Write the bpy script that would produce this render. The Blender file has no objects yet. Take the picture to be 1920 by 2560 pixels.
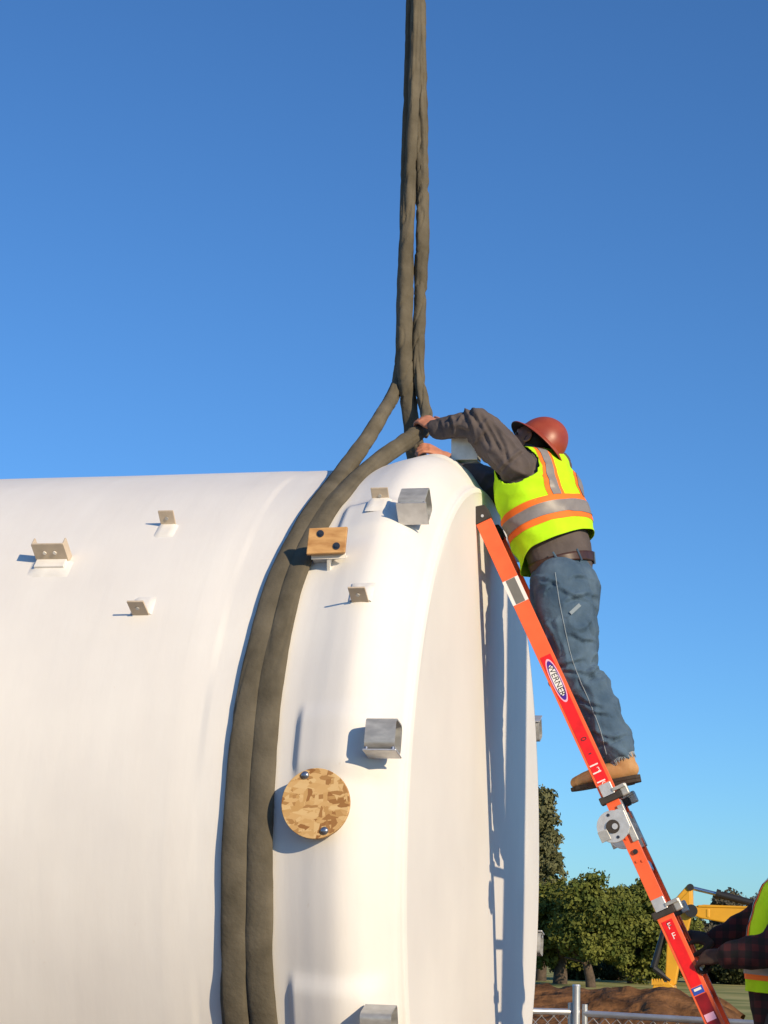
import bpy, bmesh, math, random
import numpy as np
from mathutils import Vector, Matrix, noise

random.seed(7)
SC = bpy.context.scene
COL = SC.collection

# ------------------------------------------------------------------ camera
R = 1.83                      # tank radius, metres
CAMZ = 1.25                   # lens height
CX, CY = 1.448, -8.311
YAW, PIT, ROL = -0.2350, 0.2370, 0.0340
FPX, PW, PH = 4474.5, 1920.0, 2560.0
AZ = CAMZ + 0.3864            # height of the tank axis
CP = Vector((CX, CY, CAMZ))
_fw = Vector((math.sin(YAW)*math.cos(PIT), math.cos(YAW)*math.cos(PIT), math.sin(PIT)))
_r0 = Vector((math.cos(YAW), -math.sin(YAW), 0)); _u0 = _r0.cross(_fw)
_r = _r0*math.cos(ROL) + _u0*math.sin(ROL); _u = -_r0*math.sin(ROL) + _u0*math.cos(ROL)
cam = bpy.data.cameras.new('camera'); camo = bpy.data.objects.new('camera', cam); COL.objects.link(camo)
camo.matrix_world = Matrix(((_r.x, _u.x, -_fw.x, CP.x), (_r.y, _u.y, -_fw.y, CP.y), (_r.z, _u.z, -_fw.z, CP.z), (0, 0, 0, 1)))
cam.sensor_fit = 'VERTICAL'; cam.sensor_height = 36.0; cam.lens = FPX/PH*36.0
cam.clip_start = 0.1; cam.clip_end = 20000
SC.camera = camo

# ------------------------------------------------------------------ light
SUN_AZ, SUN_EL = math.radians(49), math.radians(20)     # azimuth from -Y towards +X
SD = Vector((math.sin(SUN_AZ)*math.cos(SUN_EL), -math.cos(SUN_AZ)*math.cos(SUN_EL), math.sin(SUN_EL)))
W = bpy.data.worlds.new('World'); SC.world = W; W.use_nodes = True
nt = W.node_tree; nt.nodes.clear()
sky = nt.nodes.new('ShaderNodeTexSky'); sky.sky_type = 'NISHITA'; sky.sun_disc = False
sky.sun_elevation = SUN_EL; sky.sun_rotation = math.atan2(SD.x, SD.y)
sky.altitude = 0; sky.air_density = 1.0; sky.dust_density = 0.3; sky.ozone_density = 2.5
bg = nt.nodes.new('ShaderNodeBackground'); bg.inputs[1].default_value = 0.12
wo = nt.nodes.new('ShaderNodeOutputWorld')
tint = nt.nodes.new('ShaderNodeMixRGB'); tint.blend_type = 'MULTIPLY'; tint.inputs[0].default_value = 1.0
tint.inputs[2].default_value = (0.47, 0.83, 1.22, 1)          # the camera's cool, saturated white balance, even over the whole sky
nt.links.new(sky.outputs[0], tint.inputs[1]); nt.links.new(tint.outputs[0], bg.inputs[0]); nt.links.new(bg.outputs[0], wo.inputs[0])
sl = bpy.data.lights.new('sun', 'SUN'); slo = bpy.data.objects.new('sun', sl); COL.objects.link(slo)
sl.energy = 4.7; sl.angle = math.radians(0.5); sl.color = (1.0, 0.80, 0.53)
slo.rotation_euler = (-SD).to_track_quat('-Z', 'Y').to_euler()
SC.view_settings.view_transform = 'Standard'; SC.view_settings.look = 'None'
SC.view_settings.exposure = 0.0; SC.view_settings.gamma = 1.0; SC.view_settings.use_curve_mapping = False

# ------------------------------------------------------------------ pixel -> place
def ray(px, py):
    return (_fw + _r*((px-PW/2)/FPX) - _u*((py-PH/2)/FPX)).normalized()
def PY(px, py, y):
    d = ray(px, py); return CP + d*((y-CP.y)/d.y)
def PX(px, py, x):
    d = ray(px, py); return CP + d*((x-CP.x)/d.x)
def shell_hit(px, py, rad=R):
    d = ray(px, py); cz = CP.z-AZ
    a = d.y**2+d.z**2; b = CP.y*d.y+cz*d.z; c = CP.y**2+cz**2-rad*rad
    D = max(0.0, b*b-a*c)
    q = CP + d*((-b-math.sqrt(D))/a)
    return q.x, math.atan2(q.z-AZ, -q.y)            # axial place, angle (0 = towards camera, 90 deg = top)
def cyl(x, th, rad):
    return Vector((x, -rad*math.cos(th), AZ+rad*math.sin(th)))
def project(p):
    d = p-CP; z = d.dot(_fw)
    return PW/2+FPX*d.dot(_r)/z, PH/2-FPX*d.dot(_u)/z

# ------------------------------------------------------------------ objects
def tag(o, label=None, cat=None, group=None, kind=None):
    if label: o['label'] = label
    if cat: o['category'] = cat
    if group: o['group'] = group
    if kind: o['kind'] = kind
    return o
def empty(name, loc=(0, 0, 0)):
    o = bpy.data.objects.new(name, None); COL.objects.link(o); o.location = loc
    o.empty_display_size = 0.2
    return o
def setpar(o, parent):
    if parent is not None:
        o.parent = parent
        bpy.context.view_layer.update()
        o.matrix_parent_inverse = parent.matrix_world.inverted()
def link_mesh(name, me, mats, parent=None, smooth=False):
    if not isinstance(mats, (list, tuple)): mats = [mats]
    if len(me.materials) == 0:
        for m in mats: me.materials.append(m)
    if smooth: me.shade_smooth()
    o = bpy.data.objects.new(name, me); COL.objects.link(o)
    setpar(o, parent)
    return o
def from_bm(name, bm, mats, parent=None, smooth=False, bevel=0.0, autosmooth=None):
    bmesh.ops.remove_doubles(bm, verts=bm.verts, dist=1e-5) if bevel == 0 and not smooth else None
    bmesh.ops.recalc_face_normals(bm, faces=bm.faces)
    me = bpy.data.meshes.new(name); bm.to_mesh(me); bm.free()
    o = link_mesh(name, me, mats, parent, smooth)
    if bevel:
        b = o.modifiers.new('bevel', 'BEVEL'); b.width = bevel; b.segments = 2; b.limit_method = 'ANGLE'; b.angle_limit = math.radians(40)
    if autosmooth:
        try: me.set_sharp_from_angle(angle=math.radians(autosmooth))
        except Exception: pass
    return o
def from_np(name, V, F, mats, parent=None, smooth=True):
    me = bpy.data.meshes.new(name); me.from_pydata([tuple(v) for v in V], [], F); me.update()
    return link_mesh(name, me, mats, parent, smooth)
def box(bm, c, ax, ay, az, h):
    """box centred at c, unit axes, half sizes h"""
    vs = []
    for i in (-1, 1):
        for j in (-1, 1):
            for k in (-1, 1):
                vs.append(bm.verts.new(Vector(c)+Vector(ax)*(i*h[0])+Vector(ay)*(j*h[1])+Vector(az)*(k*h[2])))
    for f in ((0, 1, 3, 2), (4, 6, 7, 5), (0, 4, 5, 1), (2, 3, 7, 6), (0, 2, 6, 4), (1, 5, 7, 3)):
        bm.faces.new([vs[i] for i in f])
def prism(bm, outline, ax, ay, az, o, t0, t1):
    """outline in (ax, ay), extruded along az from t0 to t1"""
    a = [bm.verts.new(Vector(o)+ax*p[0]+ay*p[1]+az*t0) for p in outline]
    b = [bm.verts.new(Vector(o)+ax*p[0]+ay*p[1]+az*t1) for p in outline]
    n = len(outline)
    for i in range(n): bm.faces.new((a[i], a[(i+1) % n], b[(i+1) % n], b[i]))
    bm.faces.new(a[::-1]); bm.faces.new(b)
def perp(d):
    d = d.normalized(); h = Vector((0, 0, 1)) if abs(d.z) < 0.9 else Vector((1, 0, 0))
    s = d.cross(h).normalized(); return s, s.cross(d).normalized()
def rod(bm, p, q, r0, r1=None, n=12):
    r1 = r0 if r1 is None else r1
    p = Vector(p); q = Vector(q); s, t = perp(q-p)
    a = []; b = []
    for i in range(n):
        w = 2*math.pi*i/n; e = s*math.cos(w)+t*math.sin(w)
        a.append(bm.verts.new(p+e*r0)); b.append(bm.verts.new(q+e*r1))
    for i in range(n): bm.faces.new((a[i], a[(i+1) % n], b[(i+1) % n], b[i]))
    bm.faces.new(a[::-1]); bm.faces.new(b)
def cr(pts, n):
    """Catmull-Rom through pts (tuples of any length), n samples per span"""
    P = np.array(pts, float); P = np.vstack([2*P[0]-P[1], P, 2*P[-1]-P[-2]]); out = []
    for i in range(1, len(P)-2):
        for k in range(n):
            t = k/n
            out.append(0.5*(2*P[i]+(P[i+1]-P[i-1])*t+(2*P[i-1]-5*P[i]+4*P[i+1]-P[i+2])*t*t+(3*P[i]-P[i-1]-3*P[i+1]+P[i+2])*t**3))
    out.append(P[-2]); return np.array(out)
def loft(bm, pts, rad, side=None, n=18, caps=True):
    """tube through pts; rad = list of (a along side, b across)"""
    pts = [Vector(p) for p in pts]; m = len(pts); rings = []
    rad = [(x, x) if not isinstance(x, (tuple, list)) else x for x in rad]
    prev = None
    P2 = []; R2 = []; D2 = []
    for i in range(m):
        d = (pts[min(i+1, m-1)]-pts[max(i-1, 0)]).normalized()
        P2.append(pts[i]); R2.append(rad[i]); D2.append(d)
    if caps:
        h = []
        for s_, i in ((-1, 0), (1, m-1)):
            L = []
            for w in (0.5, 0.85, 0.99):
                L.append((P2[i]+D2[i]*(s_*w*min(R2[i])), (R2[i][0]*math.sqrt(1-w*w), R2[i][1]*math.sqrt(1-w*w)), D2[i]))
            h.append(L)
        seq = h[0][::-1]+list(zip(P2, R2, D2))+h[1]
    else: seq = list(zip(P2, R2, D2))
    for p, r, d in seq:
        if side is not None: s = side - d*side.dot(d)
        elif prev is not None: s = prev - d*prev.dot(d)
        else: s = perp(d)[0]
        s = s.normalized(); prev = s; t = d.cross(s)
        rings.append([bm.verts.new(p+s*(r[0]*math.cos(2*math.pi*k/n))+t*(r[1]*math.sin(2*math.pi*k/n))) for k in range(n)])
    for i in range(len(rings)-1):
        for k in range(n):
            bm.faces.new((rings[i][k], rings[i][(k+1) % n], rings[i+1][(k+1) % n], rings[i+1][k]))
    bm.faces.new(rings[0][::-1]); bm.faces.new(rings[-1])
def ball(bm, c, r, ax=Vector((1, 0, 0)), ay=Vector((0, 1, 0)), az=Vector((0, 0, 1)), n=16):
    M = Matrix(((ax.x*r[0], ay.x*r[1], az.x*r[2], c[0]), (ax.y*r[0], ay.y*r[1], az.y*r[2], c[1]), (ax.z*r[0], ay.z*r[1], az.z*r[2], c[2]), (0, 0, 0, 1)))
    bmesh.ops.create_uvsphere(bm, u_segments=n, v_segments=n//2+2, radius=1, matrix=M)
def remeshed(bm, voxel, smooth=3, fac=0.5):
    bmesh.ops.recalc_face_normals(bm, faces=bm.faces)
    me = bpy.data.meshes.new('tmp'); bm.to_mesh(me); bm.free()
    o = bpy.data.objects.new('tmp', me); COL.objects.link(o)
    m = o.modifiers.new('r', 'REMESH'); m.mode = 'VOXEL'; m.voxel_size = voxel
    if smooth:
        s = o.modifiers.new('s', 'SMOOTH'); s.factor = fac; s.iterations = smooth
    dg = bpy.context.evaluated_depsgraph_get(); dg.update()
    out = bpy.data.meshes.new_from_object(o.evaluated_get(dg))
    bpy.data.objects.remove(o); bpy.data.meshes.remove(me)
    return out
def displace(me, fn):
    n = len(me.vertices); co = np.empty(n*3); no = np.empty(n*3)
    me.vertices.foreach_get('co', co); me.vertices.foreach_get('normal', no)
    co = co.reshape(-1, 3); no = no.reshape(-1, 3)
    d = np.array([fn(Vector(c), Vector(k)) for c, k in zip(co, no)])
    me.vertices.foreach_set('co', (co+no*d[:, None]).ravel()); me.update()
def copy_tree(o, parent=None):
    c = o.copy(); COL.objects.link(c); c.parent = parent
    for ch in o.children: copy_tree(ch, c)
    return c

# ------------------------------------------------------------------ materials
def mat(name, col, rough=0.6, metal=0.0, var=0.0, scale=8.0, bump=0.0, bscale=None, col2=None, stretch=(1, 1, 1), spec=0.5, detail=6.0, lo=0.35, hi=0.65, coat=0.0, rvar=0.0):
    m = bpy.data.materials.new(name); m.use_nodes = True
    nt = m.node_tree; b = nt.nodes['Principled BSDF']
    b.inputs['Roughness'].default_value = rough; b.inputs['Metallic'].default_value = metal
    b.inputs['Specular IOR Level'].default_value = spec
    b.inputs['Coat Weight'].default_value = coat
    c = (*col, 1)
    b.inputs['Base Color'].default_value = c
    if var or bump or col2:
        tc = nt.nodes.new('ShaderNodeTexCoord'); mp = nt.nodes.new('ShaderNodeMapping'); mp.inputs['Scale'].default_value = stretch
        nt.links.new(tc.outputs['Object'], mp.inputs[0])
        n = nt.nodes.new('ShaderNodeTexNoise'); n.inputs['Scale'].default_value = scale; n.inputs['Detail'].default_value = detail
        nt.links.new(mp.outputs[0], n.inputs['Vector'])
        if var or col2:
            rp = nt.nodes.new('ShaderNodeValToRGB'); e = rp.color_ramp.elements
            e[0].position = lo; e[1].position = hi
            c2 = col2 if col2 else tuple(min(1, x*(1+var)) for x in col)
            c1 = col if col2 else tuple(x*(1-var) for x in col)
            e[0].color = (*c1, 1); e[1].color = (*c2, 1)
            nt.links.new(n.outputs[0], rp.inputs[0]); nt.links.new(rp.outputs[0], b.inputs['Base Color'])
        if rvar:
            mr = nt.nodes.new('ShaderNodeMapRange'); mr.inputs[3].default_value = rough-rvar; mr.inputs[4].default_value = rough+rvar
            nt.links.new(n.outputs[0], mr.inputs[0]); nt.links.new(mr.outputs[0], b.inputs['Roughness'])
        if bump:
            n2 = n
            if bscale:
                n2 = nt.nodes.new('ShaderNodeTexNoise'); n2.inputs['Scale'].default_value = bscale; n2.inputs['Detail'].default_value = 5
                nt.links.new(mp.outputs[0], n2.inputs['Vector'])
            bp = nt.nodes.new('ShaderNodeBump'); bp.inputs['Strength'].default_value = 1.0; bp.inputs['Distance'].default_value = bump
            nt.links.new(n2.outputs[0], bp.inputs['Height']); nt.links.new(bp.outputs[0], b.inputs['Normal'])
    return m

def gelcoat():
    m = bpy.data.materials.new('white_gelcoat'); m.use_nodes = True
    nt = m.node_tree; b = nt.nodes['Principled BSDF']; L = nt.links
    b.inputs['Roughness'].default_value = 0.55; b.inputs['Specular IOR Level'].default_value = 0.22
    tc = nt.nodes.new('ShaderNodeTexCoord')
    def nz(scale, st, detail=5):
        mp = nt.nodes.new('ShaderNodeMapping'); mp.inputs['Scale'].default_value = st; L.new(tc.outputs['Object'], mp.inputs[0])
        n = nt.nodes.new('ShaderNodeTexNoise'); n.inputs['Scale'].default_value = scale; n.inputs['Detail'].default_value = detail
        L.new(mp.outputs[0], n.inputs['Vector']); return n
    def ramp(n, p0, p1, c0, c1):
        r = nt.nodes.new('ShaderNodeValToRGB'); r.color_ramp.elements[0].position = p0; r.color_ramp.elements[1].position = p1
        r.color_ramp.elements[0].color = (*c0, 1); r.color_ramp.elements[1].color = (*c1, 1); L.new(n.outputs[0], r.inputs[0]); return r
    n1 = nz(1.6, (1, 1, 1)); r1 = ramp(n1, 0.3, 0.7, (0.765, 0.748, 0.735), (0.85, 0.835, 0.81))
    n2 = nz(9.0, (1, 0.10, 0.10)); r2 = ramp(n2, 0.42, 0.75, (0.93, 0.915, 0.90), (1, 1, 1))          # streaks round the drum
    n3 = nz(22.0, (1, 1, 1), 8); r3 = ramp(n3, 0.72, 0.80, (1, 1, 1), (0.86, 0.78, 0.70))               # sparse specks
    m1 = nt.nodes.new('ShaderNodeMixRGB'); m1.blend_type = 'MULTIPLY'; m1.inputs[0].default_value = 0.35
    L.new(r1.outputs[0], m1.inputs[1]); L.new(r2.outputs[0], m1.inputs[2])
    m2 = nt.nodes.new('ShaderNodeMixRGB'); m2.blend_type = 'MULTIPLY'; m2.inputs[0].default_value = 0.5
    L.new(m1.outputs[0], m2.inputs[1]); L.new(r3.outputs[0], m2.inputs[2]); L.new(m2.outputs[0], b.inputs['Base Color'])
    bp = nt.nodes.new('ShaderNodeBump'); bp.inputs['Distance'].default_value = 0.0015
    n4 = nz(14.0, (1, 0.25, 0.25), 6); L.new(n4.outputs[0], bp.inputs['Height']); L.new(bp.outputs[0], b.inputs['Normal'])
    return m
def osb():
    m = bpy.data.materials.new('strand_board'); m.use_nodes = True
    nt = m.node_tree; b = nt.nodes['Principled BSDF']; L = nt.links; b.inputs['Roughness'].default_value = 0.7
    tc = nt.nodes.new('ShaderNodeTexCoord'); prev = None
    for k, (sx, sz, ang) in enumerate(((20, 52, 0.35), (52, 18, 0.2), (24, 60, -0.5))):
        mp = nt.nodes.new('ShaderNodeMapping'); mp.inputs['Scale'].default_value = (sx, 30, sz); mp.inputs['Rotation'].default_value = (0, ang, 0)
        mp.inputs['Location'].default_value = (k*3.7, 0, k*1.9)
        L.new(tc.outputs['Object'], mp.inputs[0])
        v = nt.nodes.new('ShaderNodeTexVoronoi'); v.inputs['Scale'].default_value = 1.0; v.distance = 'CHEBYCHEV'; L.new(mp.outputs[0], v.inputs['Vector'])
        sp = nt.nodes.new('ShaderNodeSeparateColor'); L.new(v.outputs['Color'], sp.inputs[0])
        r = nt.nodes.new('ShaderNodeValToRGB'); e = r.color_ramp.elements
        e[0].position = 0.0; e[0].color = (0.30, 0.13, 0.035, 1); e[1].position = 1.0; e[1].color = (0.72, 0.50, 0.24, 1)
        x = r.color_ramp.elements.new(0.3); x.color = (0.56, 0.33, 0.12, 1)
        x = r.color_ramp.elements.new(0.65); x.color = (0.66, 0.42, 0.18, 1)
        L.new(sp.outputs[k], r.inputs[0])
        if prev is None: prev = r.outputs[0]
        else:
            mx = nt.nodes.new('ShaderNodeMixRGB'); g = nt.nodes.new('ShaderNodeMath'); g.operation = 'GREATER_THAN'; g.inputs[1].default_value = 0.55
            L.new(sp.outputs[(k+1) % 3], g.inputs[0]); L.new(g.outputs[0], mx.inputs[0]); L.new(prev, mx.inputs[1]); L.new(r.outputs[0], mx.inputs[2]); prev = mx.outputs[0]
    L.new(prev, b.inputs['Base Color'])
    return m
def plaid():
    m = bpy.data.materials.new('plaid_flannel'); m.use_nodes = True
    nt = m.node_tree; b = nt.nodes['Principled BSDF']; L = nt.links; b.inputs['Roughness'].default_value = 0.95
    tc = nt.nodes.new('ShaderNodeTexCoord'); outs = []
    for d in ('X', 'Z', 'Y'):
        w = nt.nodes.new('ShaderNodeTexWave'); w.wave_type = 'BANDS'; w.bands_direction = d; w.inputs['Scale'].default_value = 5.5; w.inputs['Distortion'].default_value = 1.0
        w.inputs['Detail Scale'].default_value = 1.5
        L.new(tc.outputs['Object'], w.inputs[0]); r = nt.nodes.new('ShaderNodeValToRGB'); r.color_ramp.elements[0].position = 0.45; r.color_ramp.elements[1].position = 0.55
        L.new(w.outputs[0], r.inputs[0]); outs.append(r.outputs[0])
    a = nt.nodes.new('ShaderNodeMath'); a.operation = 'ADD'; L.new(outs[0], a.inputs[0]); L.new(outs[1], a.inputs[1])
    r = nt.nodes.new('ShaderNodeValToRGB'); e = r.color_ramp.elements; e[0].color = (0.005, 0.005, 0.008, 1); e[1].color = (0.055, 0.008, 0.012, 1)
    x = e.new(0.5); x.color = (0.018, 0.005, 0.010, 1)
    h = nt.nodes.new('ShaderNodeMath'); h.operation = 'MULTIPLY'; h.inputs[1].default_value = 0.5; L.new(a.outputs[0], h.inputs[0]); L.new(h.outputs[0], r.inputs[0]); L.new(r.outputs[0], b.inputs['Base Color'])
    return m
M = {}
M['gel'] = gelcoat()
M['gelplain'] = mat('bracket_gelcoat', (0.80, 0.78, 0.75), 0.5, var=0.05, scale=20)
M['tan'] = mat('bounce_tan_fibreglass', (0.56, 0.47, 0.37), 0.7, var=0.08, scale=18)  # tan of bounce light on unlit plate undersides, put into the colour
M['galv'] = mat('galvanized_steel', (0.44, 0.44, 0.43), 0.42, 0.35, var=0.18, scale=16, stretch=(1, 1, 2.5), rvar=0.12)
M['alu'] = mat('aluminium', (0.62, 0.62, 0.63), 0.42, 0.55, var=0.08, scale=30)
M['osb'] = osb()
M['wood'] = mat('pine_board', (0.40, 0.19, 0.06), 0.65, col2=(0.66, 0.39, 0.16), scale=5, stretch=(2, 9, 9), bump=0.001, lo=0.3, hi=0.7)
M['bolt'] = mat('dark_bolt', (0.05, 0.055, 0.075), 0.3, 0.6)
M['boltlite'] = mat('zinc_bolt', (0.30, 0.33, 0.40), 0.25, 0.8)
M['sling'] = mat('olive_sling_cover', (0.092, 0.080, 0.058), 0.92, col2=(0.160, 0.140, 0.105), scale=7, bump=0.0025, bscale=55, spec=0.15, stretch=(1, 1, 1), lo=0.3, hi=0.72)
M['frp'] = mat('orange_fibreglass', (0.86, 0.135, 0.045), 0.5, var=0.07, scale=14, spec=0.35)
M['frpdark'] = mat('red_label_film', (0.80, 0.010, 0.012), 0.4, var=0.12, scale=20)
M['white'] = mat('white_print', (0.82, 0.80, 0.80), 0.5)
M['purple'] = mat('purple_print', (0.06, 0.015, 0.30), 0.5)
M['pink'] = mat('pale_pink_print', (0.85, 0.45, 0.62), 0.5)
M['black'] = mat('black_print', (0.02, 0.02, 0.025), 0.5)
M['rubber'] = mat('black_rubber', (0.035, 0.030, 0.028), 0.75, var=0.2, scale=25)
M['greylabel'] = mat('grey_label', (0.16, 0.16, 0.155), 0.6, var=0.06, scale=30)
M['blue'] = mat('blue_sticker', (0.03, 0.08, 0.45), 0.4)
M['skin'] = mat('skin', (0.52, 0.22, 0.135), 0.5, var=0.14, scale=30, spec=0.4)
M['hair'] = mat('dark_hair', (0.022, 0.015, 0.011), 0.7, var=0.3, scale=60, bump=0.004, bscale=90)
M['shirt'] = mat('grey_work_shirt', (0.105, 0.088, 0.088), 0.9, var=0.12, scale=12, bump=0.004, bscale=28, spec=0.2)
M['jeans'] = mat('blue_denim', (0.040, 0.078, 0.135), 0.9, col2=(0.105, 0.165, 0.24), scale=9, bump=0.007, bscale=24, spec=0.2, lo=0.28, hi=0.75)
M['thread'] = mat('pale_denim_seam', (0.24, 0.30, 0.36), 0.9)
M['leather'] = mat('brown_belt', (0.055, 0.025, 0.018), 0.45, var=0.2, scale=20)
M['boot'] = mat('tan_boot_leather', (0.43, 0.225, 0.085), 0.7, col2=(0.55, 0.32, 0.15), scale=14, bump=0.002, bscale=30)
M['sole'] = mat('brown_sole', (0.045, 0.03, 0.022), 0.8)
M['vest'] = mat('lime_mesh', (0.50, 0.90, 0.015), 0.8, var=0.05, scale=16, bump=0.0012, bscale=60, spec=0.2)
M['orange'] = mat('orange_trim', (0.95, 0.19, 0.02), 0.75)
M['silver'] = mat('reflective_tape', (0.24, 0.225, 0.225), 0.45, 0.0, var=0.06, scale=40)
M['hat'] = mat('red_hard_hat_shell', (0.27, 0.042, 0.022), 0.40, col2=(0.40, 0.088, 0.045), scale=9, spec=0.45, lo=0.3, hi=0.75)
M['hatin'] = mat('black_hat_liner', (0.03, 0.018, 0.018), 0.7)
M['plaid'] = plaid()
M['eye'] = mat('eye', (0.09, 0.06, 0.05), 0.3)
M['glove'] = mat('dark_work_glove', (0.045, 0.025, 0.018), 0.85, var=0.25, scale=20)
M['darkjean'] = mat('dark_trousers', (0.016, 0.024, 0.035), 0.9, var=0.2, scale=12)
M['yellow'] = mat('yellow_machine_paint', (0.72, 0.36, 0.02), 0.45, var=0.08, scale=2.5)
M['machblack'] = mat('black_machine_paint', (0.02, 0.02, 0.022), 0.5)
M['chrome'] = mat('chrome_rod', (0.45, 0.52, 0.60), 0.2, 0.9)
M['glass'] = mat('cab_glass', (0.03, 0.04, 0.05), 0.08)
M['bark'] = mat('grey_bark', (0.085, 0.062, 0.045), 0.95, var=0.35, scale=6, bump=0.02)
M['leafA'] = mat('pine_foliage', (0.060, 0.085, 0.018), 0.8, col2=(0.165, 0.175, 0.038), scale=0.9, spec=0.15)
M['leafB'] = mat('olive_foliage', (0.085, 0.090, 0.038), 0.8, col2=(0.15, 0.15, 0.075), scale=1.1, spec=0.15)
M['leafC'] = mat('dark_scrub_foliage', (0.032, 0.042, 0.016), 0.85, col2=(0.075, 0.08, 0.035), scale=1.0, spec=0.1)
M['leafD'] = mat('far_brown_foliage', (0.075, 0.070, 0.050), 0.9, col2=(0.11, 0.10, 0.075), scale=0.3, spec=0.1)
M['grass'] = mat('dry_grass', (0.22, 0.235, 0.07), 0.95, col2=(0.46, 0.40, 0.15), scale=0.35, bump=0.02, bscale=3, spec=0.1, detail=10)
M['dirt'] = mat('brown_soil', (0.085, 0.040, 0.017), 0.95, col2=(0.235, 0.115, 0.050), scale=3.2, bump=0.12, bscale=4, spec=0.1, detail=10, lo=0.3, hi=0.7)
M['pit'] = M['dirt']

# ================================================================== SETTING
GZ = -0.2
def ground_z(x, y):
    d2 = ((x-1.75)/1.15)**2+((y+0.45)/1.0)**2
    return GZ + 0.27*math.exp(-d2*d2*0.45) + 0.05*noise.noise(Vector((x*0.15, y*0.15, 0)))*(1 if abs(x) + abs(y) > 14 else 0)
def build_ground():
    xs = np.unique(np.concatenate([np.linspace(-6, 8, 57), np.linspace(-60, 60, 49), np.array([-4000, -1500, -700, -300, -150, 150, 300, 700, 1500, 4000])]))
    ys = np.unique(np.concatenate([np.linspace(-12, 6, 73), np.linspace(-60, 110, 69), np.array([-4000, -1000, -300, 160, 240, 400, 800, 1600, 5000])]))
    V = []; F = []
    for y in ys:
        for x in xs: V.append((x, y, ground_z(x, y)))
    n = len(xs)
    for j in range(len(ys)-1):
        for i in range(n-1): F.append((j*n+i, j*n+i+1, (j+1)*n+i+1, (j+1)*n+i))
    o = from_np('ground', V, F, M['grass'])
    tag(o, kind='structure', label='dry green grass field running back to the trees')
build_ground()
# bare soil of the work yard, a sheet a little above the grass
def build_yard():
    V = []; F = []; nx, ny = 60, 60
    for j in range(ny):
        for i in range(nx):
            x = -14+26*i/(nx-1); y = -13+31*j/(ny-1)
            V.append((x, y, ground_z(x, y)+0.02))
    for j in range(ny-1):
        for i in range(nx-1): F.append((j*nx+i, j*nx+i+1, (j+1)*nx+i+1, (j+1)*nx+i))
    tag(from_np('dirt_yard', V, F, M['dirt']), kind='structure', label='bare brown soil of the work yard')
build_yard()

def dirt_heap(name, line, depth, label, seed, amp=0.10):
    """ridge whose crest follows line [(px, py, Y)]; lumpy soil sloping to the ground on both sides"""
    pts = cr([tuple(PY(a, b, y)) for a, b, y in line], 22); V = []; F = []; m = 61
    for i, p in enumerate(pts):
        for k in range(m):
            t = 2*k/(m-1)-1
            y = p[1]+t*depth; g = GZ-0.05
            h = (p[2]-g)*max(0, 1-abs(t)**1.35)
            q = Vector((p[0], y, 0)); e = max(0, 1-abs(t)**3)
            h += e*amp*(noise.fractal(q*1.1+Vector((seed, 0, 0)), 1.0, 2.0, 5)+0.6*abs(noise.noise(q*2.3))+0.8*max(0, noise.noise(q*4.1+Vector((0, seed, 0)))))
            V.append((p[0]+0.15*noise.noise(q*1.7), y, g+max(0, h)))
    for i in range(len(pts)-1):
        for k in range(m-1): F.append((i*m+k, i*m+k+1, (i+1)*m+k+1, (i+1)*m+k))
    o = from_np(name, V, F, M['dirt'], smooth=True)
    tag(o, label, 'dirt heap'); return o
dirt_heap('dirt_heap', [(1150, 2530, 15), (1230, 2500, 15), (1330, 2478, 15), (1400, 2482, 15), (1470, 2482, 15), (1540, 2474, 15), (1600, 2474, 15), (1650, 2468, 15), (1690, 2476, 15), (1730, 2496, 15), (1765, 2503, 15), (1800, 2530, 15), (1850, 2556, 15), (1900, 2590, 15)], 3.2, 'long heap of brown excavated soil behind the wire fence', 3.0)
dirt_heap('dirt_heap', [(1690, 2540, 18.5), (1735, 2500, 18.5), (1765, 2488, 18.5), (1800, 2502, 18.5), (1850, 2545, 18.5)], 2.0, 'small low soil hump at the right end of the long heap', 9.0, 0.07)

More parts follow.
